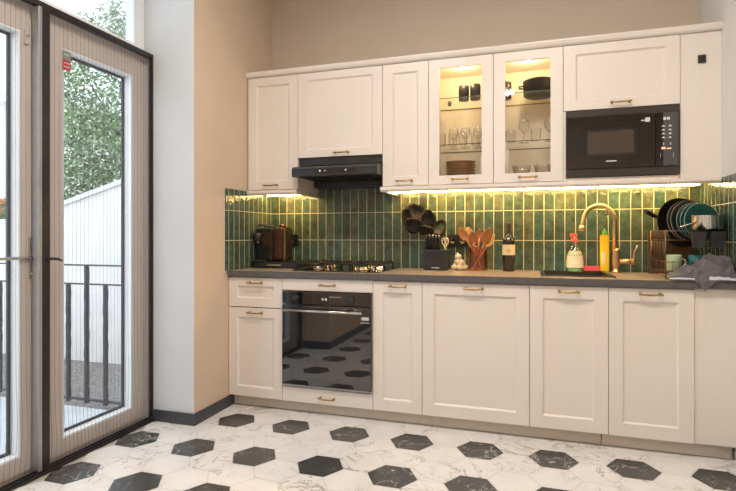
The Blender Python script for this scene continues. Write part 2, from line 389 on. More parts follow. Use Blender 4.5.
# warning sticker on the glass corner of the right-hand leaf
bm = bm_(); box(bm, -.3345, 1.995, 1.965, -.333, 2.045, 2.062, mi=0); box(bm, -.3330, 1.997, 1.967, -.3325, 2.043, 2.018, mi=1)
for k in range(2): box(bm, -.3325, 2.003, 1.982+k*.018, -.3322, 2.037, 1.987+k*.018, mi=2)
box(bm, -.333, 2.005, 2.042, -.3325, 2.035, 2.050, mi=2)
single('sticker', bm, ['alu', 'red', 'silver'], 'small red and grey sticker at the top corner of the right door leaf', 'sticker', (-.3345, 2.02, 1.965))
# transom window
bm = bm_()
for a in ((1.14, 2.26, 1.20, 2.98), (2.515, 2.26, 2.60, 2.98), (1.20, 2.26, 2.515, 2.285), (1.20, 2.90, 2.515, 2.98)): box(bm, -.42, a[0], a[1], -.36, a[2], a[3], .003)
wn = struct('window_1', bm, 'pvcw')
obj('pane', B(-.395, 1.20, 2.285, -.389, 2.515, 2.90), 'glass', wn)
# pleated insect screen in front of the door
sc = thing('insect_screen', 'pleated insect screen in a thin black frame in front of the garden door', 'insect screen', (-.29, 1.85, 0))
bm = bm_(); box(bm, -.322, 1.14, 2.208, -.292, 2.60, 2.236, .002); obj('top_rail', bm, 'scr', sc)
bm = bm_(); box(bm, -.332, 1.14, 0, -.276, 2.60, .010, .002); box(bm, -.322, 1.14, .0095, -.315, 2.6, .020); box(bm, -.298, 1.14, .0095, -.291, 2.6, .020); obj('floor_track', bm, 'scr', sc)
bm = bm_(); box(bm, -.320, 2.588, .022, -.292, 2.60, 2.207, .002); obj('side_post', bm, 'scr', sc)
bm = bm_(); box(bm, -.320, 1.14, .022, -.292, 1.165, 2.207, .002); obj('side_post', bm, 'scr', sc)
bm = bm_(); box(bm, -.326, 1.843, .022, -.284, 1.884, 2.207, .003, mi=0); box(bm, -.326, 1.824, .022, -.284, 1.843, 2.207, .003, mi=1); obj('closing_bar', bm, ['scr', 'alu'], sc, label='dark closing bar with a grey edge')
bm = bm_(); tube(bm, [(-.288, 1.865, 1.02), (-.268, 1.872, 1.02), (-.256, 1.90, 1.018), (-.260, 1.93, 1.008)], [.006, .007, .007, .005]); obj('pull_handle', bm, 'scr', sc)
def netting(y0, y1):
    bm = bm_(); n = max(2, int(round((y1-y0)/.0125))); nz = 46; vs = []
    def px(i, k):
        z = .024+(2.205-.024)*k/nz
        wv = .008*noise.noise(V((i*.05, z*1.6, 3)))*max(0, 1.6-z)+.007*math.sin(z*11+i*.1)*max(0, .6-z)*2
        return V((-.3055+(.0045 if i % 2 else -.0045), y0+(y1-y0)*i/n+(0 if i in (0, n) else wv), z))
    vs = [[bm.verts.new(px(i, k)) for k in range(nz+1)] for i in range(n+1)]
    for i in range(n):
        for k in range(nz): bm.faces.new([vs[i][k], vs[i+1][k], vs[i+1][k+1], vs[i][k+1]])
    nt_ = obj('pleated_net', bm, 'net', sc)
    bm = bm_()
    for i in range(1, n, 2):
        p = [px(i, k)+V((.001, 0, 0)) for k in range(nz+1)]
        tube(bm, p, .0009, 4)
    t = obj('fold_threads', bm, 'thread', nt_); t['kind'] = 'stuff'
netting(1.166, 1.8235); netting(1.8845, 2.5875)

# ------------------------------------------------------------------ kitchen furniture
FW = .067
def shaker(bm, x0, x1, z0, z1, yf, th=.019, fw=FW, fz=None, glass=False, mi=0, dep=.008, g=.0015):
    x0 += g; x1 -= g; z0 += g; z1 -= g; fz = fz or fw; yb = yf+th; dep = .0105
    box_ = lambda *a: box(bm, *a, bev=.0012, mi=mi)
    box_(x0, yf, z0, x0+fw, yb, z1); box_(x1-fw, yf, z0, x1, yb, z1)
    box_(x0+fw-.0005, yf, z0, x1-fw+.0005, yb, z0+fz); box_(x0+fw-.0005, yf, z1-fz, x1-fw+.0005, yb, z1)
    a, b, c, d = x0+fw, x1-fw, z0+fz, z1-fz
    if not glass:
        box(bm, a-.002, yf+dep, c-.002, b+.002, yb-.001, d+.002, mi=mi)
        k = .009   # sloping bead round the recessed panel
        def q(p): 
            f = bm.faces.new([bm.verts.new(v) for v in p]); f.material_index = mi
        o = [(a, yf+.001, c), (b, yf+.001, c), (b, yf+.001, d), (a, yf+.001, d)]; i = [(a+k, yf+dep, c+k), (b-k, yf+dep, c+k), (b-k, yf+dep, d-k), (a+k, yf+dep, d-k)]
        for t in range(4): q([o[t], o[(t+1) % 4], i[(t+1) % 4], i[t]])
def pull(parent, x, yf, z, w=.104):
    """bow pull in antique brass on two turned posts"""
    bm = bm_(); h = w/2
    for s in (-1, 1):
        lathe(bm, [(.0075, 0), (.0075, .002), (.004, .004), (.004, .020), (.0065, .023), (.0065, .029), (.003, .032)], (x+s*h*.86, yf, z), 12, mt=Matrix.Rotation(PI/2, 4, 'X'))
        lathe(bm, [(.001, 0), (.006, .003), (.006, .009), (.004, .012)], (x+s*h*.86, yf-.026, z), 12, mt=Matrix.Rotation(s*PI/2, 4, 'Y'))
    tube(bm, [(x+h*.86*t, yf-.026-.004*(1-t*t), z-.003*(1-t*t)) for t in [k/6 for k in range(-6, 7)]], [.0042+.0012*(1-abs(k/6)) for k in range(-6, 7)], 8)
    return obj('handle', bm, 'brass', parent, label='antique brass bow handle')
def carcass(bm, x0, x1, z0, z1, y0, y1=YW-.002, t=.016, front=False):
    box(bm, x0, y0, z0, x0+t, y1, z1); box(bm, x1-t, y0, z0, x1, y1, z1)
    box(bm, x0+t, y0, z0, x1-t, y1, z0+t); box(bm, x0+t, y0, z1-t, x1-t, y1, z1); box(bm, x0+t, y1-.006, z0+t, x1-t, y1, z1-t)
xb = [.004, .396, 1.002, 1.303, 1.904, 2.301, 2.697, XR-.002]
ZD0, ZD1 = .078, .857
def base_cab(k, label):
    t = thing('base_cabinet', label, 'cabinet', ((xb[k]+xb[k+1])/2, YB, 0))
    bm = bm_(); carcass(bm, xb[k]+.0005, xb[k+1]-.0005, .08, .862, YB+.02); obj('body', bm, 'paint', t)
    return t
t = base_cab(0, 'narrow cream base cabinet with one drawer over one door, at the left wall')
bm = bm_(); shaker(bm, xb[0], xb[1], .663, ZD1, YB, fz=.056, fw=.062); d = obj('drawer', bm, 'paint', t); pull(d, .206, YB, .824)
bm = bm_(); shaker(bm, xb[0], xb[1], ZD0, .660, YB, fw=.062); d = obj('door', bm, 'paint', t); pull(d, .206, YB, .630)
t = thing('oven_housing_cabinet', 'cream base cabinet holding the built-in oven, with a shallow drawer below it', 'cabinet', (.70, YB, 0))
bm = bm_(); box(bm, .3965, YB+.02, .08, .412, YW-.01, .862); box(bm, .986, YB+.02, .08, 1.0015, YW-.01, .862); box(bm, .412, YB+.02, .08, .986, YW-.01, .17); box(bm, .412, YB+.02, .80, .986, YW-.01, .862); obj('body', bm, 'paint', t)
bm = bm_(); box(bm, xb[1]+.0015, YB, .783, xb[2]-.0015, YB+.019, ZD1, .0015); d = obj('top_panel', bm, 'paint', t); pull(d, .71, YB, .822)
bm = bm_(); box(bm, xb[1]+.0015, YB, ZD0, xb[2]-.0015, YB+.019, .170, .0015); d = obj('drawer', bm, 'paint', t); pull(d, .706, YB, .120)
for k, lab, hx in ((2, 'slim cream base cabinet with one tall door, right beside the oven', 1.158), (3, 'widest cream base cabinet door, below the knife block and wine bottle', 1.603), (4, 'cream base cabinet with one tall door, below the soap bottles and faucet', 2.103), (5, 'rightmost base cabinet with a panelled door, below the dish rack', 2.497)):
    t = base_cab(k, lab)
    bm = bm_(); shaker(bm, xb[k], xb[k+1], ZD0, ZD1, YB, fw=.058 if k == 2 else FW, fz=.067); d = obj('door', bm, 'paint', t); pull(d, hx, YB, .828)
t = single('filler_panel', B(xb[6]+.002, YB+.012, ZD0, XR-.001, YB+.03, .860, bev=.001), 'paint', 'plain cream filler panel between the last base cabinet and the right wall', 'panel', (2.79, YB+.02, ZD0))
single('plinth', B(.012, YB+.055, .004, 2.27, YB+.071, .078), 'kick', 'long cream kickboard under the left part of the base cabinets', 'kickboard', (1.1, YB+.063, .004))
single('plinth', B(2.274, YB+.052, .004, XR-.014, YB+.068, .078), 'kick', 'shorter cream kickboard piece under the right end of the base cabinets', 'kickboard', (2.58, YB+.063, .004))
# worktop with a cut-out for the sink
SX0, SX1, SY0, SY1 = 1.985, 2.335, 3.10, 3.50
ZT = .900
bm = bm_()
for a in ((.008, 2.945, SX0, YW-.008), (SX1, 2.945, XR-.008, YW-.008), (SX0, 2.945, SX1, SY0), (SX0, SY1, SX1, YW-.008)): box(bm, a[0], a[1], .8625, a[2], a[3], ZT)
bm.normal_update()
for f in bm.faces: f.material_index = 0 if f.normal.z > .5 else 1  # warm light put into the top's colour, shade into the other faces
single('countertop', bm, ['ctop', 'cedge'], 'continuous worktop with warm light painted on top and shade on its edge along the whole kitchen wall', 'countertop', (1.4, 3.25, .8625))

# upper row
xu = [.008, .393, .994, 1.295, 1.694, 2.091, 2.692, XR-.002]
ZU0, ZU1 = 1.447, 2.235
def wall_cab(x0, x1, z0, label):
    t = thing('wall_cabinet', label, 'cabinet', ((x0+x1)/2, YU, z0)); return t
t = wall_cab(xu[0], xu[1], ZU0, 'cream wall cabinet at the left wall, above the coffee machine')
bm = bm_(); carcass(bm, xu[0], xu[1]-.0005, ZU0-.002, ZU1, YU+.02); obj('body', bm, 'paint', t)
bm = bm_(); shaker(bm, xu[0], xu[1], ZU0, ZU1, YU, fw=.066, fz=.058); d = obj('door', bm, 'paint', t); pull(d, .193, YU, 1.478)
t = wall_cab(xu[1], xu[2], 1.657, 'short cream wall cabinet with a lift-up flap above the range hood')
bm = bm_(); carcass(bm, xu[1]+.0005, xu[2]-.0005, 1.66, ZU1, YU+.02); obj('body', bm, 'paint', t)
bm = bm_(); shaker(bm, xu[1], xu[2], 1.657, ZU1, YU, fw=.066, fz=.05); d = obj('door', bm, 'paint', t); pull(d, .715, YU, 1.682)
t = wall_cab(xu[2], xu[3], ZU0, 'slim cream wall cabinet with a solid door, left of the glass-door cabinets')
bm = bm_(); carcass(bm, xu[2]+.0005, xu[3]-.0005, ZU0-.002, ZU1, YU+.02); obj('body', bm, 'paint', t)
bm = bm_(); shaker(bm, xu[2], xu[3], ZU0, ZU1, YU, fw=.066, fz=.058); d = obj('door', bm, 'paint', t); pull(d, 1.142, YU, 1.480)
shelves = []
for k, lab in ((3, 'left glass-door wall cabinet, holding dark cups and stacked plates'), (4, 'right glass-door wall cabinet, holding a dark pot above drinking glasses')):
    t = wall_cab(xu[k], xu[k+1], ZU0, lab)
    bm = bm_(); carcass(bm, xu[k]+.0005, xu[k+1]-.0005, ZU0-.002, ZU1, YU+.02); obj('body', bm, 'paint_in', t)
    bm = bm_(); shaker(bm, xu[k], xu[k+1], ZU0, ZU1, YU, fw=.068, fz=.056, glass=True); d = obj('door', bm, 'paint', t)
    pull(d, (xu[k]+xu[k+1])/2, YU, 1.479)
    bm = bm_(); a, b, c, e = xu[k]+.066, xu[k+1]-.066, ZU0+.054, ZU1-.054; bm.faces.new([bm.verts.new(p) for p in ((a, YU+.009, c), (b, YU+.009, c), (b, YU+.009, e), (a, YU+.009, e))]); obj('pane', bm, 'cglass', d)
    for z in (1.994, 1.700):
        bm = bm_(); box(bm, xu[k]+.018, YU+.04, z, xu[k+1]-.018, YW-.012, z+.005, mi=0)
        for f in bm.faces:
            if abs(f.normal.y) > .9: f.material_index = 1
        bmesh.ops.delete(bm, geom=[f for f in bm.faces if f.normal.z < -.9], context='FACES_ONLY')
        obj('shelf', bm, ['shelfg', 'shelfe'], t)
    bm = bm_(); xm = (xu[k]+xu[k+1])/2; cyl(bm, (xm, 3.33, ZU1-.026), .03, .010, mi=0); cyl(bm, (xm, 3.33, ZU1-.028), .022, .002, mi=1)
    obj('spot_lamp', bm, ['alu', 'puck'], t, label='lit round spot lamp')
    ld = bpy.data.lights.new('cabinet_spot', 'POINT'); ld.energy = 2.3; ld.color = (1, .70, .38); ld.shadow_soft_size = .02
    lo = bpy.data.objects.new('cabinet_spot', ld); lo.location = (xm, 3.33, ZU1-.05); C.objects.link(lo)
t = wall_cab(xu[5], xu[6], 1.853, 'wide cream wall cabinet with a flap door above the microwave')
bm = bm_(); carcass(bm, xu[5]+.0005, xu[6]-.0005, 1.856, ZU1, YU+.02)
box(bm, xu[5]+.0005, YU+.004, ZU0, xu[5]+.0135, YW-.002, 1.852); box(bm, xu[6]-.0135, YU+.03, ZU0, xu[6]-.0005, YW-.002, 1.852); box(bm, xu[5]+.0135, YU+.01, ZU0, xu[6]-.0135, YW-.002, ZU0+.018); obj('body', bm, 'paint', t)
bm = bm_(); shaker(bm, xu[5], xu[6], 1.853, ZU1, YU, fw=.066, fz=.055); d = obj('door', bm, 'paint', t); pull(d, 2.394, YU, 1.884)
single('filler_panel', B(xu[6]+.002, YU+.006, 1.437, XR-.001, YU+.024, ZU1, bev=.001), 'paint', 'plain cream panel right of the microwave carrying a small black switch', 'panel', (2.79, YU+.01, 1.437))
bm = bm_(); box(bm, 2.776, YU-.004, 2.066, 2.814, YU+.006, 2.110, .003); box(bm, 2.784, YU-.007, 2.074, 2.806, YU-.003, 2.102, .002)
single('light_switch', bm, 'blk', 'small square black switch on the cream panel beside the flap cabinet', 'switch', (2.795, YU, 2.066))
# cornice and light rails
bm = bm_(); prism(bm, [(3.192, ZU1+.001), (3.182, ZU1+.010), (3.176, ZU1+.028), (3.176, ZU1+.036), (YW-.001, ZU1+.036), (YW-.001, ZU1+.001)], 'X', .002, XR-.001)
single('cornice', bm, 'paint', 'cream cornice running along the top of all wall cabinets', 'cornice', (1.4, 3.2, ZU1+.001))
def rail(x0, x1, lab, left=False, right=False):
    bm = bm_(); prism(bm, [(3.178, 1.443), (3.178, 1.425), (3.188, 1.412), (3.215, 1.412), (3.215, 1.443)], 'X', x0, x1)
    if left: box(bm, x0, 3.215, 1.412, x0+.025, YW-.01, 1.443)
    if right: box(bm, x1-.025, 3.215, 1.412, x1, YW-.01, 1.443)
    single('light_rail', bm, 'paint', lab, 'light rail', ((x0+x1)/2, 3.19, 1.412))
rail(.01, .393, 'short cream light rail under the leftmost wall cabinet', right=True)
rail(.985, XR-.01, 'long cream light rail under the wall cabinets right of the hood', left=True)
for x0, x1, lab in ((.03, .385, 'short glowing strip lamp under the leftmost wall cabinet'), (1.02, 2.85, 'long glowing strip lamp under the right run of wall cabinets')):
    t = thing('strip_lamp', lab, 'lamp', ((x0+x1)/2, 3.44, 1.424))
    obj('housing', B(x0, 3.425, 1.434, x1, 3.455, 1.444), 'alu', t)
    obj('diffuser', B(x0+.003, 3.427, 1.424, x1-.003, 3.453, 1.4335), 'led', t)

# ------------------------------------------------------------------ appliances
# oven
t = thing('oven', 'black glass built-in oven with a horizontal steel bar handle', 'oven', (.70, YB, .19))
ox0, ox1 = .404, .994
obj('body', B(.415, YB+.004, .180, .984, YB+.5, .778), 'char', t)
obj('control_panel', B(ox0, YB-.018, .700, ox1, YB, .776, bev=.002), 'bglass', t)
dr = obj('door', B(ox0, YB-.020, .192, ox1, YB+.001, .694, bev=.002), 'oglass', t)
bm = bm_(); box(bm, ox0, YB-.019, .181, ox1, YB+.001, .190, .001); obj('bottom_trim', bm, 'alu', t)
bm = bm_(); tube(bm, [(.425, YB-.058, .664), (.95, YB-.058, .664)], .0085, 12)
for x in (.452, .925): cyl(bm, (x, YB-.06, .664), .006, .042, axis='Y', seg=10)
obj('handle', bm, 'steel', dr, label='long steel bar handle')
for x in (.50, .872): bm = bm_(); lathe(bm, [(.020, 0), (.020, .004), (.016, .006), (.0145, .022), (.012, .024)], (x, YB-.018, .737), 20, mt=Matrix.Rotation(PI/2, 4, 'X')); obj('knob', bm, 'char', t)
bm = bm_()
for k in range(2): box(bm, .675+k*.022, YB-.0188, .728, .688+k*.022, YB-.0178, .742)
box(bm, .725, YB-.0186, .750, .80, YB-.0178, .752); obj('display', bm, 'silver', t, label='lit clock display')
bm = bm_(); box(bm, .935, YB-.0210, .618, .982, YB-.0198, .636); box(bm, .93, YB-.0208, .601, .985, YB-.0198, .604); obj('sticker', bm, 'silver', dr, label='small pale sticker')
# microwave
t = thing('microwave', 'built-in black microwave in the wall cabinet above the sink', 'microwave', (2.39, YU, 1.47))
mx0, mx1, mz0, mz1 = xu[5]+.014, xu[6]-.004, 1.468, 1.848
obj('body', B(mx0+.01, YU+.02, 1.475, mx1-.015, YU+.34, 1.84), 'mwb', t)
bm = bm_(); box(bm, mx0, YU-.006, 1.792+.02, mx1, YU+.02, mz1, .002); box(bm, mx0, YU-.006, mz0, mx1, YU+.02, 1.512, .002); box(bm, mx0, YU-.006, 1.512, mx0+.008, YU+.02, 1.812); box(bm, mx1-.006, YU-.006, 1.512, mx1, YU+.02, 1.812); obj('frame', bm, 'mwb', t)
dr = obj('door', B(mx0+.010, YU-.012, 1.514, 2.566, YU+.018, 1.810, bev=.002), 'mwg', t)
obj('window', B(2.150, YU-.0130, 1.565, 2.50, YU-.0115, 1.775), 'bglass', dr)
bm = bm_(); box(bm, 2.318, YU-.0128, 1.549, 2.372, YU-.0118, 1.556); obj('brand_mark', bm, 'silver', dr)
bm = bm_(); box(bm, 2.496, YU-.0132, 1.768, 2.515, YU-.0118, 1.774); box(bm, 2.517, YU-.0132, 1.762, 2.541, YU-.0118, 1.786); obj('sticker', bm, 'silver', dr, label='small white sticker')
cp = obj('control_panel', B(2.570, YU-.012, 1.514, mx1-.007, YU+.018, 1.810, bev=.002), 'bglass', t)
bm = bm_()
for k in range(2): box(bm, 2.607+k*.018, YU-.0128, 1.767, 2.621+k*.018, YU-.0118, 1.782)
for i in range(4):
    for s in range(2):
        xx, zz = 2.607+s*.033, 1.733-i*.021
        b2 = bm_(); box(b2, xx-.009, YU-.0128, zz-.003, xx+.009, YU-.0118, zz); box(b2, xx-.004, YU-.0128, zz, xx+.004, YU-.0118, zz+.005); obj('key_symbol', b2, 'silver', cp)
for xx in (2.606, 2.640): obj('key_symbol', B(xx, YU-.0128, 1.628, xx+.004, YU-.0118, 1.642), 'silver', cp)
for xx in (2.592, 2.655): obj('key_outline', B(xx, YU-.0128, 1.56, xx+.0015, YU-.0118, 1.585), 'silver', cp)
obj('clock_digits', bm, 'silver', cp)
bm = bm_(); box(bm, 2.598, YU-.0128, 1.606, 2.617, YU-.0118, 1.618); box(bm, 2.624, YU-.0128, 1.606, 2.646, YU-.0118, 1.612); obj('start_keys', bm, 'dig', cp, label='reddish lit key symbols')
# range hood
t = thing('range_hood', 'slim charcoal range hood with a slanted visor above the gas hob', 'range hood', (.69, 3.2, 1.48))
bm = bm_(); prism(bm, [(3.095, 1.522), (3.095, 1.572), (3.115, 1.586), (3.30, 1.606), (3.30, 1.530), (3.11, 1.518)], 'X', .398, .990)
obj('visor', bm, 'char', t)
bm = bm_(); box(bm, .399, YU+.015, 1.606, .990, YW-.01, 1.655); box(bm, .402, 3.46, 1.475, .986, YW-.01, 1.606, .002); obj('body', bm, 'char', t)
bm = bm_()
for k in range(12): box(bm, .44+k*.043, 3.15, 1.516, .46+k*.043, 3.50, 1.5215)
box(bm, .42, 3.14, 1.5215, .97, 3.5, 1.528); obj('filter', bm, 'cast', t)
bm = bm_(); box(bm, .565, 3.0935, 1.534, .86, 3.096, 1.566, .001); cp = obj('control_strip', bm, 'blk', t)
bm = bm_()
bm.free()
for x in (.60, .635, .78): bm = bm_(); cyl(bm, (x, 3.0885, 1.55), .009 if x != .635 else .006, .006, axis='Y', seg=14); obj('button', bm, 'steel', cp)
# gas hob
t = thing('gas_hob', 'black glass gas hob with four burners and cast-iron grates', 'gas hob', (.71, 3.2, ZT))
obj('glass_top', B(.435, 3.02, ZT, 1.03, 3.49, ZT+.007, bev=.002), 'bglass', t)
for (x, y, r) in ((.57, 3.14, .032), (.87, 3.14, .045), (.57, 3.38, .04), (.87, 3.38, .032)):
    bm = bm_(); lathe(bm, [(r*1.25, 0), (r*1.25, .006), (r, .009), (r, .020), (r*.9, .022)], (x, y, ZT+.007), 24); bo = obj('burner', bm, 'burner', t)
    bm = bm_(); lathe(bm, [(r*.88, 0), (r*.9, .004), (r*.6, .008), (0, .009)], (x, y, ZT+.0292), 24); obj('burner_cap', bm, 'cast', bo)
for x in (.57, .87):
    bm = bm_(); zt = ZT+.046
    tube(bm, [(x-.12, 3.05, zt), (x+.12, 3.05, zt), (x+.12, 3.47, zt), (x-.12, 3.47, zt)], .006, 6, closed=True)
    for yy in (3.14, 3.38):
        for dx, dy in ((1, 0), (-1, 0), (0, 1), (0, -1)):
            L_ = .12 if dx else .09
            tube(bm, [(x+dx*L_, yy+dy*L_, zt), (x+dx*.03, yy+dy*.03, zt+.003)], .0058, 6)
    tube(bm, [(x-.12, 3.26, zt), (x+.12, 3.26, zt)], .0058, 6)
    for sx in (-1, 1):
        for yy in (3.05, 3.26, 3.47): tube(bm, [(x+sx*.12, yy, zt), (x+sx*.122, yy, ZT+.007)], .0058, 6)
    obj('grate', bm, 'cast', t)
for k in range(4):
    bm = bm_(); lathe(bm, [(.017, 0), (.017, .003), (.013, .005), (.012, .022), (.010, .024)], (.955+.0*k+(.0 if k < 9 else 0)+.018, 3.10+k*.055, ZT+.007), 16); obj('knob', bm, 'steel', t)

# sink and faucet
t = thing('sink', 'dark inset sink with a thin rim in the worktop below the faucet', 'sink', (2.16, 3.3, ZT))
bm = bm_(); w = .02
for a in ((SX0-w, SY0-w, SX1+w, SY0+.004), (SX0-w, SY1-.004, SX1+w, SY1+w-.005), (SX0-w, SY0+.004, SX0+.004, SY1-.004), (SX1-.004, SY0+.004, SX1+w, SY1-.004)): box(bm, a[0], a[1], ZT, a[2], a[3], ZT+.006, .002)
obj('rim', bm, 'blk', t)
bm = bm_(); a, b_, c_, d_ = SX0+.001, SY0+.001, SX1-.001, SY1-.001; zb = .72
for q in ((a, b_, zb, a+.004, d_, ZT), (c_-.004, b_, zb, c_, d_, ZT), (a, b_, zb, c_, b_+.004, ZT), (a, d_-.004, zb, c_, d_, ZT), (a, b_, zb, c_, d_, zb+.004)): box(bm, *q)
obj('basin', bm, 'blk', t)
bm = bm_(); cyl(bm, (2.16, 3.3, zb+.004), .03, .003); obj('drain', bm, 'steel', t)
t = thing('faucet', 'copper-coloured gooseneck faucet standing behind the sink', 'faucet', (2.41, 3.49, ZT))
bm = bm_(); lathe(bm, [(.027, 0), (.027, .008), (.021, .014), (.018, .03), (.022, .045), (.024, .075), (.022, .10), (.019, .125), (.021, .13), (.021, .142), (.014, .15)], (2.415, 3.49, ZT), 24); obj('body', bm, 'gold', t)
bm = bm_(); pts = [(2.405, 3.49, 1.04), (2.405, 3.49, 1.22)]
cxx, rr_ = 2.315, .094
for k in range(1, 15):
    a = PI*k/16*1.05; pts.append((cxx+(2.405-cxx)*math.cos(a)*1.0, 3.49-.04*k/14, 1.225+.092*math.sin(a)))
pts += [(2.222, 3.446, 1.215), (2.213, 3.442, 1.185)]
tube(bm, pts, .0135, 14)
sp = obj('spout', bm, 'gold', t)
bm = bm_(); tube(bm, [(2.2145, 3.4425, 1.19), (2.207, 3.44, 1.160)], .0165, 14); obj('spray_head', bm, 'gold', sp)
bm = bm_(); tube(bm, [(2.385, 3.49, 1.30), (2.36, 3.48, 1.25), (2.325, 3.475, 1.27), (2.295, 3.47, 1.255)], .004, 8); obj('hose_loop', bm, 'gold', t)
bm = bm_(); tube(bm, [(2.43, 3.485, .97), (2.50, 3.475, .97)], .0165, 14); cyl(bm, (2.498, 3.475, .97), .019, .018, axis='X'); hv = obj('valve', bm, 'gold', t)
bm = bm_(); tube(bm, [(2.51, 3.475, .975), (2.512, 3.473, 1.02), (2.528, 3.47, 1.062), (2.53, 3.47, 1.07)], [.006, .006, .008, .005], 10); obj('lever', bm, 'gold', hv)

# outlets on the splashback
def outlet(x0, x1, z0, z1, lab):
    t = thing('wall_outlet', lab, 'outlet', ((x0+x1)/2, YW-.008, (z0+z1)/2))
    obj('plate', B(x0, YW-.022, z0, x1, YW-.0085, z1, bev=.003), 'blk', t)
    n = max(1, round((x1-x0)/(z1-z0)))
    for k in range(n):
        cx = x0+(x1-x0)*(k+.5)/n; bm = bm_(); lathe(bm, [(.021, 0), (.021, .003), (.017, .003), (.017, .001), (0, .001)], (cx, YW-.0222, (z0+z1)/2), 20, mt=Matrix.Rotation(PI/2, 4, 'X')); obj('socket', bm, 'char', t)
outlet(.141, .226, 1.052, 1.137, 'square black wall outlet right of the coffee machine')
outlet(1.365, 1.50, 1.052, 1.135, 'wide black wall outlet between the knife block and the wooden utensils')
bm = bm_(); box(bm, 1.172, YW-.03, 1.33, 1.206, YW-.0085, 1.425, .003); box(bm, 1.178, YW-.034, 1.345, 1.20, YW-.03, 1.41, .002)
single('strip_switch', bm, 'char', 'small dark switch box high on the tiles above the black cooking utensils', 'switch', (1.19, YW-.02, 1.33))

# ------------------------------------------------------------------ coffee machine
t = thing('capsule_drawer', 'flat black capsule drawer that the coffee machine stands on', 'capsule drawer', (.19, 3.36, ZT))
bm = bm_(); box(bm, .02, 3.24, ZT, .375, 3.50, ZT+.048, .004); obj('housing', bm, 'blk', t)
bm = bm_(); box(bm, .035, 3.232, ZT+.006, .36, 3.2395, ZT+.040, .002); d = obj('drawer', bm, 'char', t)
bm = bm_(); box(bm, .14, 3.224, ZT+.018, .25, 3.2315, ZT+.028, .002); obj('handle', bm, 'steel', d)
t = thing('coffee_machine', 'black and bronze capsule coffee machine in the left corner of the worktop', 'coffee machine', (.17, 3.36, ZT+.048))
z0 = ZT+.048
bm = bm_(); box(bm, .028, 3.27, z0, .150, 3.47, z0+.235, .014); obj('body', bm, 'blk', t)
bm = bm_(); box(bm, .1505, 3.285, z0, .232, 3.46, z0+.242, .024); obj('water_tank', bm, 'bronze', t)
bm = bm_(); box(bm, .2325, 3.30, z0+.002, .240, 3.33, z0+.235, .003); box(bm, .1505, 3.279, z0+.002, .1535, 3.2845, z0+.232); obj('copper_band', bm, 'gold', t)
bm = bm_(); lathe(bm, [(.030, 0), (.034, .004), (.034, .05), (.026, .056)], (.05, 3.262, z0+.145), 24); obj('brew_head', bm, 'blk_soft', t)
bm = bm_(); lathe(bm, [(.010, 0), (.013, .02)], (.05, 3.262, z0+.1245), 16); obj('spout', bm, 'steel', t)
bm = bm_(); box(bm, .083, 3.262, z0+.105, .146, 3.2695, z0+.205, .003); obj('front_panel', bm, 'bronze', t, label='shiny bronze front panel')
bm = bm_(); tube(bm, [(.03, 3.30, z0+.245), (.05, 3.29, z0+.262), (.10, 3.29, z0+.250), (.16, 3.30, z0+.246)], [.006, .008, .008, .006]); obj('lever', bm, 'char', t)
bm = bm_(); lathe(bm, [(.026, 0), (.026, .010), (.018, .02), (0, .022)], (.19, 3.37, z0+.2425), 20); obj('lid_knob', bm, 'bronze', t)
bm = bm_(); lathe(bm, [(.05, 0), (.05, .006), (.045, .008)], (.06, 3.262, z0), 24); obj('cup_tray', bm, 'char', t)

# ------------------------------------------------------------------ knife block with knives
t = thing('knife_block', 'black box-shaped knife block with a small pale mark on the front', 'knife block', (1.31, 3.43, ZT))
bm = bm_(); box(bm, 1.232, 3.37, ZT, 1.388, 3.375+.10, ZT+.136, .005); obj('block', bm, 'char', t)
obj('mark', B(1.283, 3.3690, ZT+.014, 1.335, 3.3698, ZT+.020), 'silver', t)
kb = bm_()
def knife():
    r = thing('knife', '', 'knife', (0, 0, 0), 'knives in the knife block')
    bm = bm_(); tube(bm, [(0, 0, 0), (0, 0, .03), (0, .002, .07), (0, .004, .092)], [.0075, .0075, .0085, .008], 8); h = obj('handle', bm, 'blk', r)
    bm = bm_(); lathe(bm, [(.0078, 0), (.0078, .005)], (0, .004, .0925), 8); obj('end_cap', bm, 'steel', h)
    return r
k0 = knife(); spots = [(1.243+.0215*i, 3.395, 0) for i in range(5)]+[(1.254+.0215*i, 3.43, .018) for i in range(4)]
nm = ['leftmost', 'second', 'third', 'fourth', 'fifth']
for i, (x, y, dz) in enumerate(spots):
    o = k0 if i == 0 else dup(k0, (0, 0, 0))
    o.location = (x, y, ZT+.1365+dz*0+random.uniform(0, .0)); o['label'] = ('black-handled knife, %s from the left in the front row of the knife block' % nm[i]) if i < 5 else ('black-handled knife, %s from the left in the rear row of the knife block' % nm[i-5])
t = thing('kitchen_scissors', 'pale-handled kitchen scissors standing in the right end of the knife block', 'scissors', (1.365, 3.42, ZT+.136))
bm = bm_()
for s in (-1, 1):
    c = V((1.366+s*.011, 3.42, ZT+.19)); tube(bm, [c+V((.010*math.cos(a), .0, .022*math.sin(a))) for a in [2*PI*k/12 for k in range(12)]], .0042, 8, closed=True)
    tube(bm, [(1.366+s*.008, 3.42, ZT+.17), (1.366, 3.42, ZT+.1365)], .005, 8)
obj('handles', bm, 'label', t)
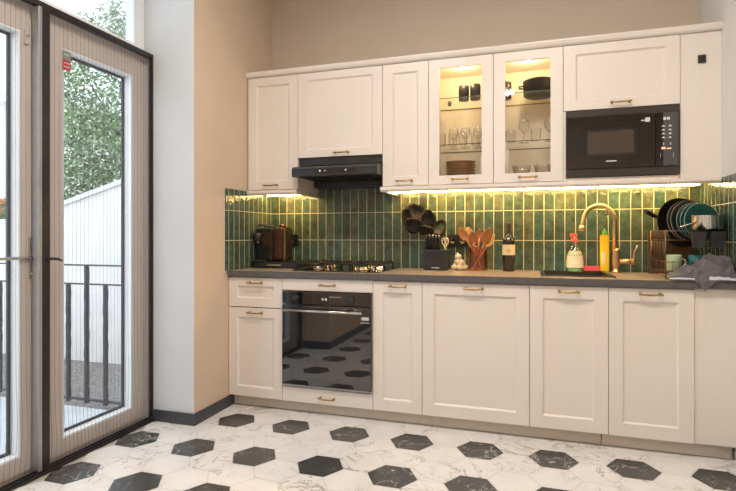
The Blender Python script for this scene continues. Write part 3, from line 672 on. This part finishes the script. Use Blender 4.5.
# black cooking utensils fanned out behind the block
hb = thing('utensil_holder', 'black holder of the cooking utensils behind the knife block', 'holder', (1.27, 3.515, ZT))
bm = bm_(); lathe(bm, [(.034, 0), (.034, .20), (.030, .20), (.030, .01), (0, .01)], (1.262, 3.514, ZT), 20); obj('cup', bm, 'blk_soft', hb)
def spoonhead(bm, base, d, side, w, l, curve=.012, n=8, slots=False):
    """flat tapering head from base along d, width w across side; returns nothing"""
    d = V(d).normalized(); side = V(side).normalized(); nn = d.cross(side)
    rows = []
    for i in range(n+1):
        s = i/n; ww = w/2*math.sin(PI*min(1, .12+.88*s)**.8)**.6 if s < 1 else w*.12
        row = []
        for j in range(5):
            u = j/4*2-1
            row.append(V(base)+d*(l*s)+side*(ww*u)+nn*(curve*(1-u*u)*math.sin(PI*s)))
        rows.append(row)
    vv = [[bm.verts.new(p) for p in r] for r in rows]; ww2 = [[bm.verts.new(p+nn*.0035) for p in r] for r in rows]
    for g, fl in ((vv, 1), (ww2, 0)):
        for i in range(n):
            for j in range(4):
                q = [g[i][j], g[i][j+1], g[i+1][j+1], g[i+1][j]]; f = bm.faces.new(q if fl else q[::-1]); f.smooth = True
    for i in range(n):
        for j, o_ in ((0, 1), (4, 0)):
            q = [vv[i][j], vv[i+1][j], ww2[i+1][j], ww2[i][j]]; bm.faces.new(q if o_ else q[::-1])
    bm.faces.new([*vv[n], *ww2[n][::-1]]); bm.faces.new([*vv[0][::-1], *ww2[0]])
utn = [((1.125, 3.49, 1.225), .105, .125, 'black ladle leaning furthest left among the black cooking utensils', 'ladle', -.9),
       ((1.135, 3.525, 1.262), .095, .125, 'black spatula tallest on the left of the black utensil bunch', 'spatula', -.6),
       ((1.168, 3.48, 1.255), .095, .12, 'black serving spoon in front of the black utensil bunch', 'spoon', -.4),
       ((1.195, 3.535, 1.245), .095, .12, 'black slotted turner at the top of the black utensil bunch', 'turner', -.2),
       ((1.232, 3.49, 1.205), .085, .12, 'black pasta spoon right of the centre of the black utensil bunch', 'spoon', .1),
       ((1.272, 3.53, 1.150), .08, .12, 'short black spoon at the right edge of the black utensil bunch', 'spoon', .3),
       ((1.165, 3.455, 1.175), .10, .12, 'low wide black scoop in the lower middle of the black utensil bunch', 'scoop', -.7),
       ((1.235, 3.458, 1.145), .085, .11, 'short black tool low in front of the black utensil bunch', 'tool', .2)]
for i, (p, w, l, lab, cat, tl) in enumerate(utn):
    p = V(p)+V((.012, 0, 0)); w *= 1.22
    foot = V((1.262+(i % 4-1.5)*.010, 3.514+(i // 4-.5)*.014, ZT+.03)); p = V(p); t = thing('cooking_utensil', lab, cat, foot, 'black cooking utensils behind the knife block')
    dd = (p-foot).normalized()
    bm = bm_(); neck = V((1.262+(i % 4-1.5)*.012, 3.514+(i // 4-.5)*.016, ZT+.205)); tube(bm, [foot, neck, neck*.4+p*.6+V((0, 0, .01)), p], [.006, .0055, .005, .005], 8); h = obj('handle', bm, 'blk_soft', t)
    bm = bm_(); dd = (p-neck).normalized(); side = V((.98, .19, -.15*tl)).normalized(); side = (side-dd*side.dot(dd)).normalized()
    spoonhead(bm, p-dd*.012, dd, side, w, l, curve=.026); obj('head', bm, 'blk_soft', t)
# garlic heap
gl = [(1.425, 3.44, 0), (1.462, 3.425, 0), (1.497-.006, 3.45, 0), (1.445, 3.478, 0), (1.442, 3.448, .036), (1.472, 3.455, .034), (1.452, 3.452, .070)]
gn = ['front left', 'front centre', 'front right', 'rear', 'left upper', 'right upper', 'topmost']
g0 = None
for i, (x, y, dz) in enumerate(gl):
    if g0 is None:
        g0 = thing('garlic_bulb', '', 'garlic', (0, 0, 0), 'garlic bulbs heaped by the knife block')
        bm = bm_(); lathe(bm, [(.007, 0), (.018, .006), (.0235, .017), (.019, .029), (.008, .037), (.005, .046), (.0, .047)], seg=20)
        for v in bm.verts:
            a = math.atan2(v.co.y, v.co.x); f = 1+.10*abs(math.sin(a*3.5)); v.co.x *= f; v.co.y *= f
        obj('bulb', bm, 'garlic', g0, world=False); o = g0
    else: o = dup(g0, (0, 0, 0))
    o.location = (x, y, ZT+dz); o.rotation_euler = (random.uniform(-.3, .3) if dz else 0, random.uniform(-.3, .3) if dz else 0, i)
    o['label'] = 'cream garlic bulb, %s of the small heap right of the knife block' % gn[i]
# utensil jar with wooden tools
JX, JY = 1.578, 3.43
t = thing('utensil_jar', 'tinted glass jar full of wooden cooking tools', 'jar', (JX, JY, ZT))
bm = bm_(); lathe(bm, [(.050, 0), (.064, .004), (.066, .02), (.060, .150), (.063, .156), (.059, .156), (.0565, .15), (.062, .02), (.058, .010), (0, .009)], (JX, JY, ZT), 28); obj('glass', bm, 'jarg', t)
wt = [((-.105, -.005, .225), .062, .095, 'wood', 'broad reddish wooden spoon leaning furthest left out of the glass jar'),
      ((-.062, .015, .232), .066, .085, 'woodl', 'pale yellow wooden spatula standing tall on the left side of the glass jar'),
      ((-.030, -.025, .20), .060, .085, 'wood', 'short reddish wooden spoon in front in the middle of the glass jar'),
      ((.010, .02, .225), .040, .08, 'wood', 'thin reddish wooden spoon standing upright in the glass jar'),
      ((.062, -.01, .205), .068, .11, 'wood', 'broad slotted wooden spatula leaning right out of the glass jar'),
      ((.090, .02, .185), .045, .09, 'woodl', 'light wooden spoon leaning furthest right out of the glass jar')]
for (dx, dy, hz), w, l, m_, lab in wt:
    foot = V((JX-dx*.35, JY-dy*.35, ZT+.016)); p = V((JX+dx*.72, JY+dy*.7, ZT+hz*.93)); t = thing('wooden_utensil', lab, 'wooden spoon', foot, 'wooden utensils in the glass jar')
    dd = (p-foot).normalized(); bm = bm_(); tube(bm, [foot, foot*.5+p*.5, p], [.006, .0055, .006], 8); obj('handle', bm, m_, t)
    side = V((.98, .19, 0)); side = (side-dd*side.dot(dd)).normalized(); bm = bm_(); spoonhead(bm, p-dd*.012, dd, side, w, l, curve=.010); obj('head', bm, m_, t)
# wine bottle
t = thing('wine_bottle', 'dark wine bottle with a cream label standing alone against the green tiles', 'bottle', (1.775, 3.43, ZT))
bm = bm_(); lathe(bm, [(.034, 0), (.0395, .004), (.0395, .185), (.036, .205), (.022, .228), (.0145, .245), (.0145, .30), (.016, .302), (.016, .310), (.014, .312)], (1.775, 3.43, ZT), 28); obj('glass', bm, 'wine', t)
bm = bm_(); lathe(bm, [(.0400, .105), (.0400, .172)], (1.775, 3.43, ZT), 28, cap0=False, cap1=False); lb = obj('label', bm, 'label', t)
bm = bm_(); box(bm, 1.760, 3.3885, ZT+.135, 1.79, 3.3895, ZT+.138); box(bm, 1.763, 3.3885, ZT+.122, 1.787, 3.3895, ZT+.124); obj('print', bm, 'char', lb)
bm = bm_(); lathe(bm, [(.0150, .252), (.0150, .30), (.0168, .302), (.0168, .311), (.012, .313), (0, .313)], (1.775, 3.43, ZT), 24, cap0=False); obj('capsule', bm, 'capsule', t)

# ------------------------------------------------------------------ sink side items
t = thing('soap_spray_bottle', 'clear soap bottle with a coral sprayer cap left of the sponge', 'bottle', (2.178, 3.525, ZT))
sx, sy = 2.178, 3.505
bm = bm_(); lathe(bm, [(.044, 0), (.050, .006), (.050, .07), (.047, .09), (.048, .11), (.036, .14), (.016, .178), (.015, .188)], (sx, sy, ZT), 24, cap1=False); obj('bottle', bm, 'clearp', t)
bm = bm_(); lathe(bm, [(.046, .0), (.048, .022)], (sx, sy, ZT+.004), 20, mi=0); lathe(bm, [(.048, .0), (.048, .042), (.045, .062), (.046, .08), (.036, .105)], (sx, sy, ZT+.027), 20, mi=1); obj('soap', bm, ['soapg', 'soap'], t)
bm = bm_(); lathe(bm, [(.0508, .028), (.0508, .068), (.0478, .09), (.0488, .102)], (sx, sy, ZT), 24, cap0=False, cap1=False); obj('label', bm, 'lab_w', t)
bm = bm_(); lathe(bm, [(.018, .1882), (.018, .208), (.010, .214), (.010, .226)], (sx, sy, ZT), 16); box(bm, sx-.030, sy-.009, ZT+.226, sx+.014, sy+.009, ZT+.244, .004); box(bm, sx-.024, sy-.004, ZT+.198, sx-.018, sy+.004, ZT+.228, .001); obj('sprayer', bm, 'coral', t)
t = thing('sponge', 'pink dish sponge lying between the spray bottle and the yellow bottle', 'sponge', (2.275, 3.525, ZT))
bm = bm_(); box(bm, 2.226, 3.50, ZT+.0065, 2.322, 3.545, ZT+.012, .001); obj('scourer', bm, 'sponge2', t)
bm = bm_(); box(bm, 2.226, 3.50, ZT+.0122, 2.322, 3.545, ZT+.042, .006); obj('foam', bm, 'sponge', t)
for o in (t,): o.location = (2.275, 3.525, ZT-.0055)
t = thing('dish_soap_bottle', 'tall yellow dish soap bottle with a bright green cap', 'bottle', (2.355, 3.53, ZT))
bm = bm_(); box(bm, 2.3265, 3.512, ZT, 2.3795, 3.546, ZT+.235, .011); obj('bottle', bm, 'yellow', t)
bm = bm_(); lathe(bm, [(.014, .2352), (.014, .255), (.009, .258), (.007, .272), (0, .273)], (2.353, 3.529, ZT), 16); obj('cap', bm, 'green', t)
bm = bm_(); box(bm, 2.336, 3.5108, ZT+.05, 2.352, 3.512, ZT+.13); obj('label', bm, 'lab_w', t)

# ------------------------------------------------------------------ dish rack and its load
RX0, RX1, RY0, RY1 = 2.595, 2.872, 3.07, 3.44
t = thing('dish_rack', 'two-tier bronze wire dish rack in the right corner of the worktop', 'dish rack', (2.73, 3.25, ZT))
def loop(bm, z, r=.0032): tube(bm, [(RX0, RY0, z), (RX1, RY0, z), (RX1, RY1, z), (RX0, RY1, z)], r, 6, closed=True)
bm = bm_(); loop(bm, ZT+.035); loop(bm, ZT+.09)
for k in range(10): x = RX0+(RX1-RX0)*k/9; tube(bm, [(x, RY0, ZT+.09), (x, RY0, ZT+.035), (x, RY1, ZT+.035), (x, RY1, ZT+.09)], .0018, 5)
obj('lower_basket', bm, 'rackw', t)
bm = bm_(); loop(bm, 1.155); loop(bm, 1.105, .0025)
for k in range(12):
    y = RY0+(RY1-RY0)*k/11; tube(bm, [(RX0, y, 1.155), (RX0+.02, y, 1.105), (RX1-.02, y, 1.105), (RX1, y, 1.155)], .0018, 5)
obj('upper_basket', bm, 'rackw', t)
for x, y in ((RX0, RY0+.02), (RX1, RY0+.02), (RX0, RY1), (RX1, RY1)):
    bm = bm_(); tube(bm, [(x, y, ZT+.0005), (x, y, 1.16)], .0035, 8); obj('post', bm, 'rackw', t)
bm = bm_()
for k in range(5):   # small looped cup hooks on the left side
    y = 3.10+k*.065; tube(bm, [(RX0-.008, y, 1.10), (RX0-.006, y+.005, 1.03), (RX0+.0, y+.035, 1.03), (RX0-.004, y+.04, 1.10)], .002, 6)
obj('cup_hook', bm, 'rackw', t)
bm = bm_(); box(bm, RX0-.005, 3.485, ZT+.0005, XR-.06, 3.50, 1.16, .002)
obj('back_panel', bm, 'rackb', t)
def disc_mat(n):   # matrix sending +Z to direction n
    return V((0, 0, 1)).rotation_difference(V(n).normalized()).to_matrix().to_4x4()
nd = V((.34, -.93, .10)); mtd = disc_mat(nd)
t = thing('frying_pan', 'large black frying pan standing upright with its handle pointing left', 'frying pan', (2.745, 3.42, 1.11))
pc = V((2.735, 3.40, 1.205))
bm = bm_(); lathe(bm, [(0, -.022), (.115, -.022), (.142, .018), (.145, .020), (.141, .021), (.113, -.017), (0, -.017)], pc, 40, mt=mtd); obj('pan', bm, 'cast', t)
bm = bm_(); tube(bm, [pc+V((-.085, -.045, .02)), pc+V((-.135, -.05, .037)), pc+V((-.155, -.06, .045)), pc+V((-.18, -.11, .056)), pc+V((-.205, -.15, .064))], [.007, .010, .013, .014, .012], 10); obj('handle', bm, 'blk', t)
pn = ['rearmost', 'second from the back', 'third from the back', 'fourth from the back', 'frontmost']
p0 = None
for i in range(5):
    r = .112 if i < 2 else .100
    c = V((2.748+.0085*i, 3.345-.040*i, 1.215-.003*i))
    if i in (0, 2):
        p0 = thing('dinner_plate', '', 'plate', c, 'plates standing in the dish rack')
        bm = bm_(); lathe(bm, [(0, 0), (r*.62, 0), (r*.95, .014), (r, .016), (r*.95, .018), (r*.60, .004), (0, .004)], (0, 0, 0), 36, mt=mtd); o_ = obj('plate', bm, 'blk_soft' if i == 0 else 'teal', p0, world=False)
        bm = bm_(); tube(bm, [mtd @ V((r*math.cos(a), r*math.sin(a), .0165)) for a in [2*PI*k/40 for k in range(40)]], .0008, 6, closed=True); obj('rim', bm, 'rim', p0, world=False, label='pale unglazed rim'); o = p0
    else: o = dup(p0, c)
    o.location = c
    o['label'] = '%s plate, %s of the five plates standing in the dish rack' % ('black' if i < 2 else 'dark teal', pn[i])
t = thing('saucepan', 'small shiny steel saucepan resting on top of the dish rack', 'saucepan', (2.795, 3.11, 1.16))
bm = bm_(); lathe(bm, [(.067, 0), (.074, .006), (.074, .072), (.077, .075), (.0735, .075), (.071, .072), (.071, .008), (0, .006)], (2.79, 3.10, 1.1590), 32); obj('pot', bm, 'steel', t)
bm = bm_(); tube(bm, [(2.735, 3.08, 1.195), (2.71, 3.06, 1.19), (2.65, 3.04, 1.175)], [.006, .005, .004], 8); obj('handle', bm, 'steel', t)
ch = None
for i, x in enumerate((2.735, 2.815)):
    t = thing('cutlery_holder', ('left' if i == 0 else 'right')+' dark grey tapered cutlery holder hanging on the front of the dish rack', 'holder', (x, 3.04, 1.07), 'cutlery holders on the dish rack')
    bm = bm_(); vs = []
    for z, hw, hd in ((1.068, .024, .018), (1.150, .033, .026)):
        vs.append([bm.verts.new((x+a*hw, 3.038+b*hd, z)) for a, b in ((-1, -1), (1, -1), (1, 1), (-1, 1))])
    for z, hw, hd in ((1.150, .030, .023), (1.073, .021, .015)):
        vs.append([bm.verts.new((x+a*hw, 3.038+b*hd, z)) for a, b in ((-1, -1), (1, -1), (1, 1), (-1, 1))])
    bm.faces.new(vs[0][::-1])
    for a, b in zip(vs, vs[1:]):
        for k in range(4): bm.faces.new([a[k], a[(k+1) % 4], b[(k+1) % 4], b[k]])
    bm.faces.new(vs[3]); obj('cup', bm, 'char', t)
    bm = bm_(); tube(bm, [(x, 3.066, 1.12), (x, 3.066, 1.158), (x, 3.072, 1.162)], .003, 6); obj('hook', bm, 'cast', t)
for x, y, m_, lab in ((2.648, 3.15, 'mint', 'pale green mug on the lower tier of the dish rack'), (2.758, 3.15, 'teal_m', 'teal mug on the lower tier of the dish rack, behind the towel')):
    t = thing('mug', lab, 'mug', (x, y, ZT+.041))
    bm = bm_(); lathe(bm, [(.030, 0), (.036, .004), (.040, .08), (.0385, .087), (.0365, .08), (.033, .008), (0, .006)], (x, y, ZT+.039), 28); c = obj('cup', bm, m_, t)
    bm = bm_(); tube(bm, [(x+.037, y+.0, ZT+.105), (x+.055, y+.005, ZT+.10), (x+.058, y+.006, ZT+.075), (x+.037, y, ZT+.058)], .0045, 8); obj('handle', bm, m_, t)
# towel
bm = bm_(); nu, nv = 72, 56; uvs = []
for j in range(nv+1):
    row = []
    v = j/nv
    for i in range(nu+1):
        u = i/nu
        if v < .78:
            y = 3.055-(3.055-2.943)*(v/.78); x = 2.585+(2.876-2.585)*u+.008*noise.noise(V((u*4, v*5, 1)))
            q = v/.78; pr = [(0, .012), (.12, .03), (.35, .07), (.6, .122), (.85, .118), (1, .10)]
            for (a0, h0), (a1, h1) in zip(pr, pr[1:]):
                if a0 <= u <= a1: base_h = h0+(h1-h0)*(u-a0)/(a1-a0)
            prof = min(1, q/.25)*.5+.5 if q < .25 else max(0, 1-(q-.25)/.72)**.75
            wp = noise.noise(V((u*3, v*3, 7)))
            rid = 1-abs(noise.noise(V((u*4.5+v*3+wp, v*3-u*2, 2))))*2.0; rid2 = noise.noise(V((u*9-v*4, v*6+u*3, 8)))
            hgt = .010+base_h*prof*(.60+.42*rid)+.014*rid2*(.3+u)*(1-q*.5)
            edge = max(0, (v/.78-.8)/.2); z = ZT+.006+max(0, hgt)*(1-edge)
        else:
            s = (v-.78)/.22; cu = .50; w = 1-s*.0
            drop = max(0, 1-abs(u-.52)/(.22))
            y = 2.9405-.004*math.sin(min(1, s*3)*PI/2)-.003*drop*math.sin(u*40); x = 2.585+(2.876-2.585)*u; x += (2.585+.291*.52-x)*.25*s*(drop > 0)
            z = ZT+.006-s*(.002+.052*drop)
        row.append(bm.verts.new((x, y, z)))
    uvs.append(row)
for j in range(nv):
    for i in range(nu):
        f = bm.faces.new([uvs[j][i], uvs[j][i+1], uvs[j+1][i+1], uvs[j+1][i]]); f.smooth = True
        v = (j+.5)/nv; u = (i+.5)/nu
        if .705 < v < .745 and (u < .36 or u > .6): f.material_index = 1
single('kitchen_towel', bm, ['towel', 'stripe'], 'crumpled grey towel with a pale stripe hanging over the worktop edge by the dish rack', 'towel', (2.73, 3.0, ZT), solid=.003)

# ------------------------------------------------------------------ things behind the cabinet glass
def cup(x, y, z, r, h, m_, lab, group=None, cat='cup', name='cup'):
    bm = bm_(); lathe(bm, [(r*.8, 0), (r*.95, .004), (r, h*.6), (r*.97, h), (r*.90, h), (r*.92, h*.5), (r*.8, .008), (0, .007)], (x, y, z), 24)
    return single(name, bm, m_, lab, cat, (x, y, z), group)
ZS2, ZS1, ZS0 = 2.0005, 1.7065, ZU0+.0145
cup(1.497, 3.36, ZS2, .034, .095, 'cast', 'dark cup on the top glass shelf, leftmost of the three', 'dark cups on the top shelf')
cup(1.570, 3.36, ZS2, .034, .100, 'cast', 'dark cup on the top glass shelf, middle of the three', 'dark cups on the top shelf')
cup(1.643, 3.355, ZS2, .034, .105, 'cast', 'dark cup on the top glass shelf, rightmost of the three', 'dark cups on the top shelf')
cup(1.39, 3.46, ZS2, .012, .03, 'char', 'tiny dark jar alone at the left of the top glass shelf', None, 'jar', 'small_jar')
cup(1.66, 3.46, ZS2, .030, .07, 'cerambr', 'brown cup at the rear of the top glass shelf behind the dark cups')
def pot(x, y, z, r, h, lab, m_='cast'):
    t = thing('casserole_pot', lab, 'pot', (x, y, z))
    bm = bm_(); lathe(bm, [(r*.86, 0), (r*.97, .008), (r, h), (r*1.02, h+.003), (r*.97, h+.003), (r*.95, .012), (0, .010)], (x, y, z), 32); obj('pot', bm, m_, t)
    bm = bm_(); lathe(bm, [(r*1.0, h+.0035), (r*.8, h+.012), (0, h+.018)], (x, y, z), 32, cap0=True); obj('lid', bm, 'char', t)
    for s in (-1, 1):
        bm = bm_(); tube(bm, [(x+s*r*.98, y-.03, z+h*.7), (x+s*(r+.022), y-.022, z+h*.7), (x+s*(r+.022), y+.022, z+h*.7), (x+s*r*.98, y+.03, z+h*.7)], .005, 8); obj('handle', bm, m_, t)
pot(1.958, 3.39, ZS2, .095, .092, 'large dark casserole pot on the top shelf behind the right glass door')
cup(1.752, 3.40, ZS2, .042, .105, 'cast', 'dark tall pot at the left end of the top shelf in the right glass cabinet', None, 'pot', 'tall_pot')
# drinking glasses, middle shelf
def wine_glass(x, y, z, lab, g):
    bm = bm_(); lathe(bm, [(.030, 0), (.030, .002), (.004, .005), (.0035, .055), (.012, .062), (.030, .085), (.033, .105), (.028, .135)], (x, y, z), 24, cap1=False)
    return single('wine_glass', bm, 'gware', lab, 'glass', (x, y, z), g)
def tumbler(x, y, z, r, h, lab, g):
    bm = bm_(); lathe(bm, [(r*.85, 0), (r*.88, .003), (r, h)], (x, y, z), 24, cap1=False)
    return single('tumbler', bm, 'gware', lab, 'glass', (x, y, z), g)
for i, (x, y) in enumerate(((1.36, 3.30), (1.43, 3.33), (1.50, 3.29), (1.575, 3.33), (1.64, 3.30))):
    tumbler(x, y, ZS1, .03, .085, 'short clear tumbler on the middle shelf of the left glass cabinet, %s from the left' % ['first', 'second', 'third', 'fourth', 'fifth'][i], 'tumblers in the left glass cabinet')
for i, (x, y) in enumerate(((1.50, 3.42), (1.58, 3.44), (1.42, 3.44))):
    wine_glass(x, y, ZS1, 'stemmed glass at the back of the middle shelf in the left glass cabinet, %s' % ['middle', 'rightmost', 'leftmost'][i], 'wine glasses in the left glass cabinet')
for i, (x, y) in enumerate(((1.79, 3.30), (1.87, 3.33), (1.94, 3.29), (2.02, 3.32))):
    (wine_glass if i % 2 else (lambda a, b, c, d, e: tumbler(a, b, c, .033, .08, d, e)))(x, y, ZS1, ['low round tumbler at the left', 'left stemmed glass', 'low round tumbler at the right', 'right stemmed glass'][i]+' of the middle shelf behind the right glass door', 'glasses in the right glass cabinet')
# bottom of the glass cabinets
for i in range(8):
    bm = bm_(); z = ZS0+.0005+i*.0182; lathe(bm, [(.050, 0), (.070, .004), (.098, .0165), (.097, .0178), (.068, .0055), (0, .0055)], (1.475, 3.37, z), 32)
    single('stacked_plate', bm, 'cerambr' if i > 2 else 'ceramg', '%s plate, %s of the plate stack in the left glass cabinet' % ('brown' if i > 2 else 'grey', ['lowest', 'second from below', 'third from below', 'fourth from below', 'fourth from the top', 'third from the top', 'second from the top', 'topmost'][i]), 'plate', (1.475, 3.37, z), 'plates stacked in the left glass cabinet')
cup(1.632, 3.33, ZS0, .030, .175, 'ceram', 'tall white mug right of the plate stack in the left glass cabinet', None, 'mug', 'white_mug')
cup(1.762, 3.31, ZS0, .024, .20, 'ceram', 'slim white beaker in the left corner of the right glass cabinet', None, 'beaker', 'white_beaker')
def bowl(x, y, z, r, h, m_, lab, g):
    bm = bm_(); lathe(bm, [(r*.4, 0), (r*.75, h*.3), (r, h), (r*.97, h), (r*.7, h*.36), (0, h*.14)], (x, y, z), 28); return single('bowl', bm, m_, lab, 'bowl', (x, y, z), g)
bowl(1.855, 3.33, ZS0, .058, .10, 'gware', 'left glass bowl on the bottom of the right glass cabinet', 'glass bowls in the right glass cabinet')
bowl(1.985, 3.33, ZS0, .058, .10, 'gware', 'right glass bowl on the bottom of the right glass cabinet', 'glass bowls in the right glass cabinet')

# ------------------------------------------------------------------ rest of the room, seen in reflections, and added fill lamps
def fill_lamp(x, y, lab):  # unseen lamps added to brighten the room
    t = thing('fill_lamp', lab, 'lamp', (x, y, HC-.06))
    bm = bm_(); lathe(bm, [(.21, 0), (.21, .058)], (x, y, HC-.0585), 36, cap0=False); obj('ring', bm, 'alu', t)
    bm = bm_(); lathe(bm, [(.0, -.012), (.10, -.010), (.19, 0), (.205, .01)], (x, y, HC-.058), 36); obj('diffuser', bm, 'fillw', t)
    ld = bpy.data.lights.new('fill_light', 'AREA'); ld.shape = 'DISK'; ld.size = .42; ld.energy = FILL; ld.color = (1., .90, .79)
    lo = bpy.data.objects.new('fill_light', ld); lo.location = (x, y, HC-.085); C.objects.link(lo)
FILL = 25.5
fill_lamp(1.0, 1.5, 'added unseen ceiling fill lamp nearest the kitchen wall on the door side')
fill_lamp(2.1, 1.5, 'added unseen ceiling fill lamp nearest the kitchen wall on the right')
fill_lamp(1.5, -.6, 'added unseen ceiling fill lamp at the rear of the room')
bm = bm_(); box(bm, 1.1, -1.998, 0, 2.8, -1.45, .9, .004); single('sideboard', bm, 'darkbx', 'dark sideboard along the rear wall', 'sideboard', (1.95, -1.72, 0))

# ------------------------------------------------------------------ garden
E_ = -.50
single('terrace', B(-3.2, .2, -.12, E_, 2.68, -.01), 'pave', 'pale paved terrace outside the garden door', 'terrace', (-1.7, 1.5, -.12))
o = single('gravel_bed', B(-9, 2.685, -.14, E_, 9, -.02), 'gravel', 'grey gravel bed between the railing and the white garden wall', 'gravel', (-3, 5, -.14)); o['kind'] = 'stuff'
t = thing('iron_railing', 'dark wrought-iron railing at the edge of the terrace', 'railing', (-1.8, 2.66, 0))
bm = bm_(); box(bm, -3.2, 2.653, .930, E_-.003, 2.667, .940); obj('top_rail', bm, 'iron', t)
bm = bm_(); box(bm, -3.2, 2.653, .806, E_-.003, 2.667, .816); obj('middle_rail', bm, 'iron', t)
bm = bm_(); box(bm, -3.2, 2.653, .045, E_-.003, 2.667, .060); obj('bottom_rail', bm, 'iron', t)
k = 0; x = -.563
while x > -3.15:
    tall = (k % 3 == 2)
    bm = bm_(); n = 14; z1 = .93 if tall else .806
    tube(bm, [(x+.0015*math.sin(i*2.1), 2.66, .03+(z1-.03)*i/n) for i in range(n+1)], [.0155+.0015*(i % 2) for i in range(n+1)], 8); obj('baluster', bm, 'iron', t)
    x -= .155; k += 1
bm = bm_(); prism(bm, [(-1.0, -.0195), (-1.0, 1.735), (-1.507, 1.60), (-2.241, 1.40), (-2.853, 1.255), (-3.4, 1.25), (-9, 1.25), (-9, -.0195)], 'Y', 3.70, 3.85)
wl = thing('garden_wall', 'white rendered garden wall whose top slopes up to the right', 'wall', (-3, 3.75, 0)); obj('render', bm, 'gwall', wl)
bm = bm_(); prism(bm, [(-1.0, 1.736), (-1.0, 1.776), (-1.507, 1.641), (-2.241, 1.441), (-2.853, 1.29), (-3.4, 1.285), (-9, 1.285), (-9, 1.251), (-3.4, 1.251), (-2.853, 1.256), (-2.241, 1.401), (-1.507, 1.601)], 'Y', 3.67, 3.88); obj('coping', bm, 'cap', wl)
def tree(name, lab, cat, base, crown, rad, n, leafm, seed, ls=.055, twigs=10):
    rnd = random.Random(seed); t = thing(name, lab, cat, base); b0 = V(base); cr = V(crown)
    bm = bm_(); tube(bm, [b0, b0*.6+cr*.4+V((.05, 0, 0)), cr], [.07, .05, .025], 8)
    ends = []
    for k in range(twigs):
        d = V((rnd.uniform(-1, 1)*rad[0], rnd.uniform(-1, 1)*rad[1], rnd.uniform(-.7, 1)*rad[2])); s = b0*.3+cr*.7 if k % 2 else b0*.1+cr*.9; e = cr+d*.85
        tube(bm, [s, s*.5+e*.5+V((0, 0, .05)), e], [.02, .012, .004], 5); ends.append(e)
    obj('trunk', bm, 'bark', t)
    bm = bm_(); n_c = max(8, n//45); cs = []
    for k in range(n_c):
        while True:
            p = V((rnd.uniform(-1, 1), rnd.uniform(-1, 1), rnd.uniform(-1, 1)))
            if p.length < 1: break
        cs.append(cr+V((p.x*rad[0], p.y*rad[1], p.z*rad[2])))
    for k in range(n):
        c = rnd.choice(cs)+V((rnd.gauss(0, .10), rnd.gauss(0, .10), rnd.gauss(0, .10)))
        d = V((rnd.uniform(-1, 1), rnd.uniform(-1, 1), rnd.uniform(-.8, 1))).normalized(); s = d.cross(V((rnd.uniform(-1, 1), rnd.uniform(-1, 1), rnd.uniform(-1, 1)))).normalized()
        l = ls*rnd.uniform(.7, 1.3); w = l*.22
        f = bm.faces.new([bm.verts.new(c), bm.verts.new(c+d*l*.5+s*w), bm.verts.new(c+d*l), bm.verts.new(c+d*l*.5-s*w)]); f.material_index = 0 if rnd.random() < .6 else 1
    obj('foliage', bm, leafm, t)
tree('olive_tree', 'dense grey-green tree behind the sloping garden wall, seen through the right door leaf', 'tree', (-2.6, 5.6, 0), (-3.2, 5.6, 2.3), (1.4, .6, 1.75), 27000, ['leaf', 'leaf2'], 3, .062)
tree('olive_tree', 'airy tree whose twigs show in the window above the door', 'tree', (-2.9, 7.2, 0), (-4.75, 7.2, 4.65), (.8, .4, .8), 520, ['leaf', 'leaf2'], 5, .09, 14)
tree('garden_shrub', 'low dark shrub directly behind the white garden wall', 'shrub', (-3.2, 4.45, 0), (-3.3, 4.45, 1.1), (.9, .25, .4), 7000, ['leaf', 'leaf'], 9, .06)
hs = thing('neighbour_house', 'pale house beyond the garden wall, seen through the left door leaf', 'house', (-8.5, 8.5, 0))
obj('facade', B(-12, 8, 0, -7.3, 10, 3.9), 'facade', hs)
bm = bm_()
for k in range(3): box(bm, -11.4+k*1.5, 7.97, 2.5, -10.6+k*1.5, 8.01, 3.3)
obj('window', bm, 'winb', hs)
bm = bm_(); prism(bm, [(-12.2, 3.9), (-7.1, 3.9), (-7.3, 4.1), (-12, 4.1)], 'Y', 7.8, 10.1); obj('roof_edge', bm, 'cap', hs)
bm = bm_()
for k in range(9): cyl(bm, (-6.2+k*.13, 5.2, 1.58), .07, .6, 12, axis='Y')
box(bm, -6.3, 5.2, 1.42, -5.1, 5.8, 1.58); single('tiled_roof', bm, 'terra', 'small terracotta tiled roof edge above the garden wall at the far left', 'roof', (-5.7, 5.5, 1.42))
single('shed_wall', B(-6.25, 5.22, -.0195, -5.15, 5.78, 1.42), 'facade', 'pale shed under the terracotta roof edge beyond the garden wall', 'shed', (-5.7, 5.5, 0))

# ------------------------------------------------------------------ world, camera
w = bpy.data.worlds.new('sky'); bpy.context.scene.world = w; w.use_nodes = True; nt = w.node_tree; bg = nt.nodes['Background']
tc = N(nt, 'ShaderNodeTexCoord'); no = N(nt, 'ShaderNodeTexNoise'); setin(no, Scale=2.2, Detail=4.); r = N(nt, 'ShaderNodeValToRGB')
r.color_ramp.elements[0].position = .35; r.color_ramp.elements[1].position = .65
r.color_ramp.elements[0].color = (.74, .86, 1, 1); r.color_ramp.elements[1].color = (.90, .95, 1, 1)
nt.links.new(tc.outputs['Generated'], no.inputs['Vector']); nt.links.new(no.outputs['Fac'], r.inputs[0]); nt.links.new(r.outputs[0], bg.inputs[0]); bg.inputs[1].default_value = 2.8
cam = bpy.data.cameras.new('camera'); co = bpy.data.objects.new('camera', cam); C.objects.link(co)
co.location = (1.908, 0, 1.1293); co.rotation_euler = (PI/2, 0, math.radians(17.552))
cam.sensor_width = 36; cam.lens = 513.29*36/736; cam.shift_y = -(245.5-235.64)/736; cam.clip_start = .05; cam.clip_end = 100
bpy.context.scene.camera = co
vs = bpy.context.scene.view_settings
vs.view_transform = 'Standard'; vs.look = 'None'; vs.exposure = 0.0; vs.gamma = 1.0; vs.use_curve_mapping = False
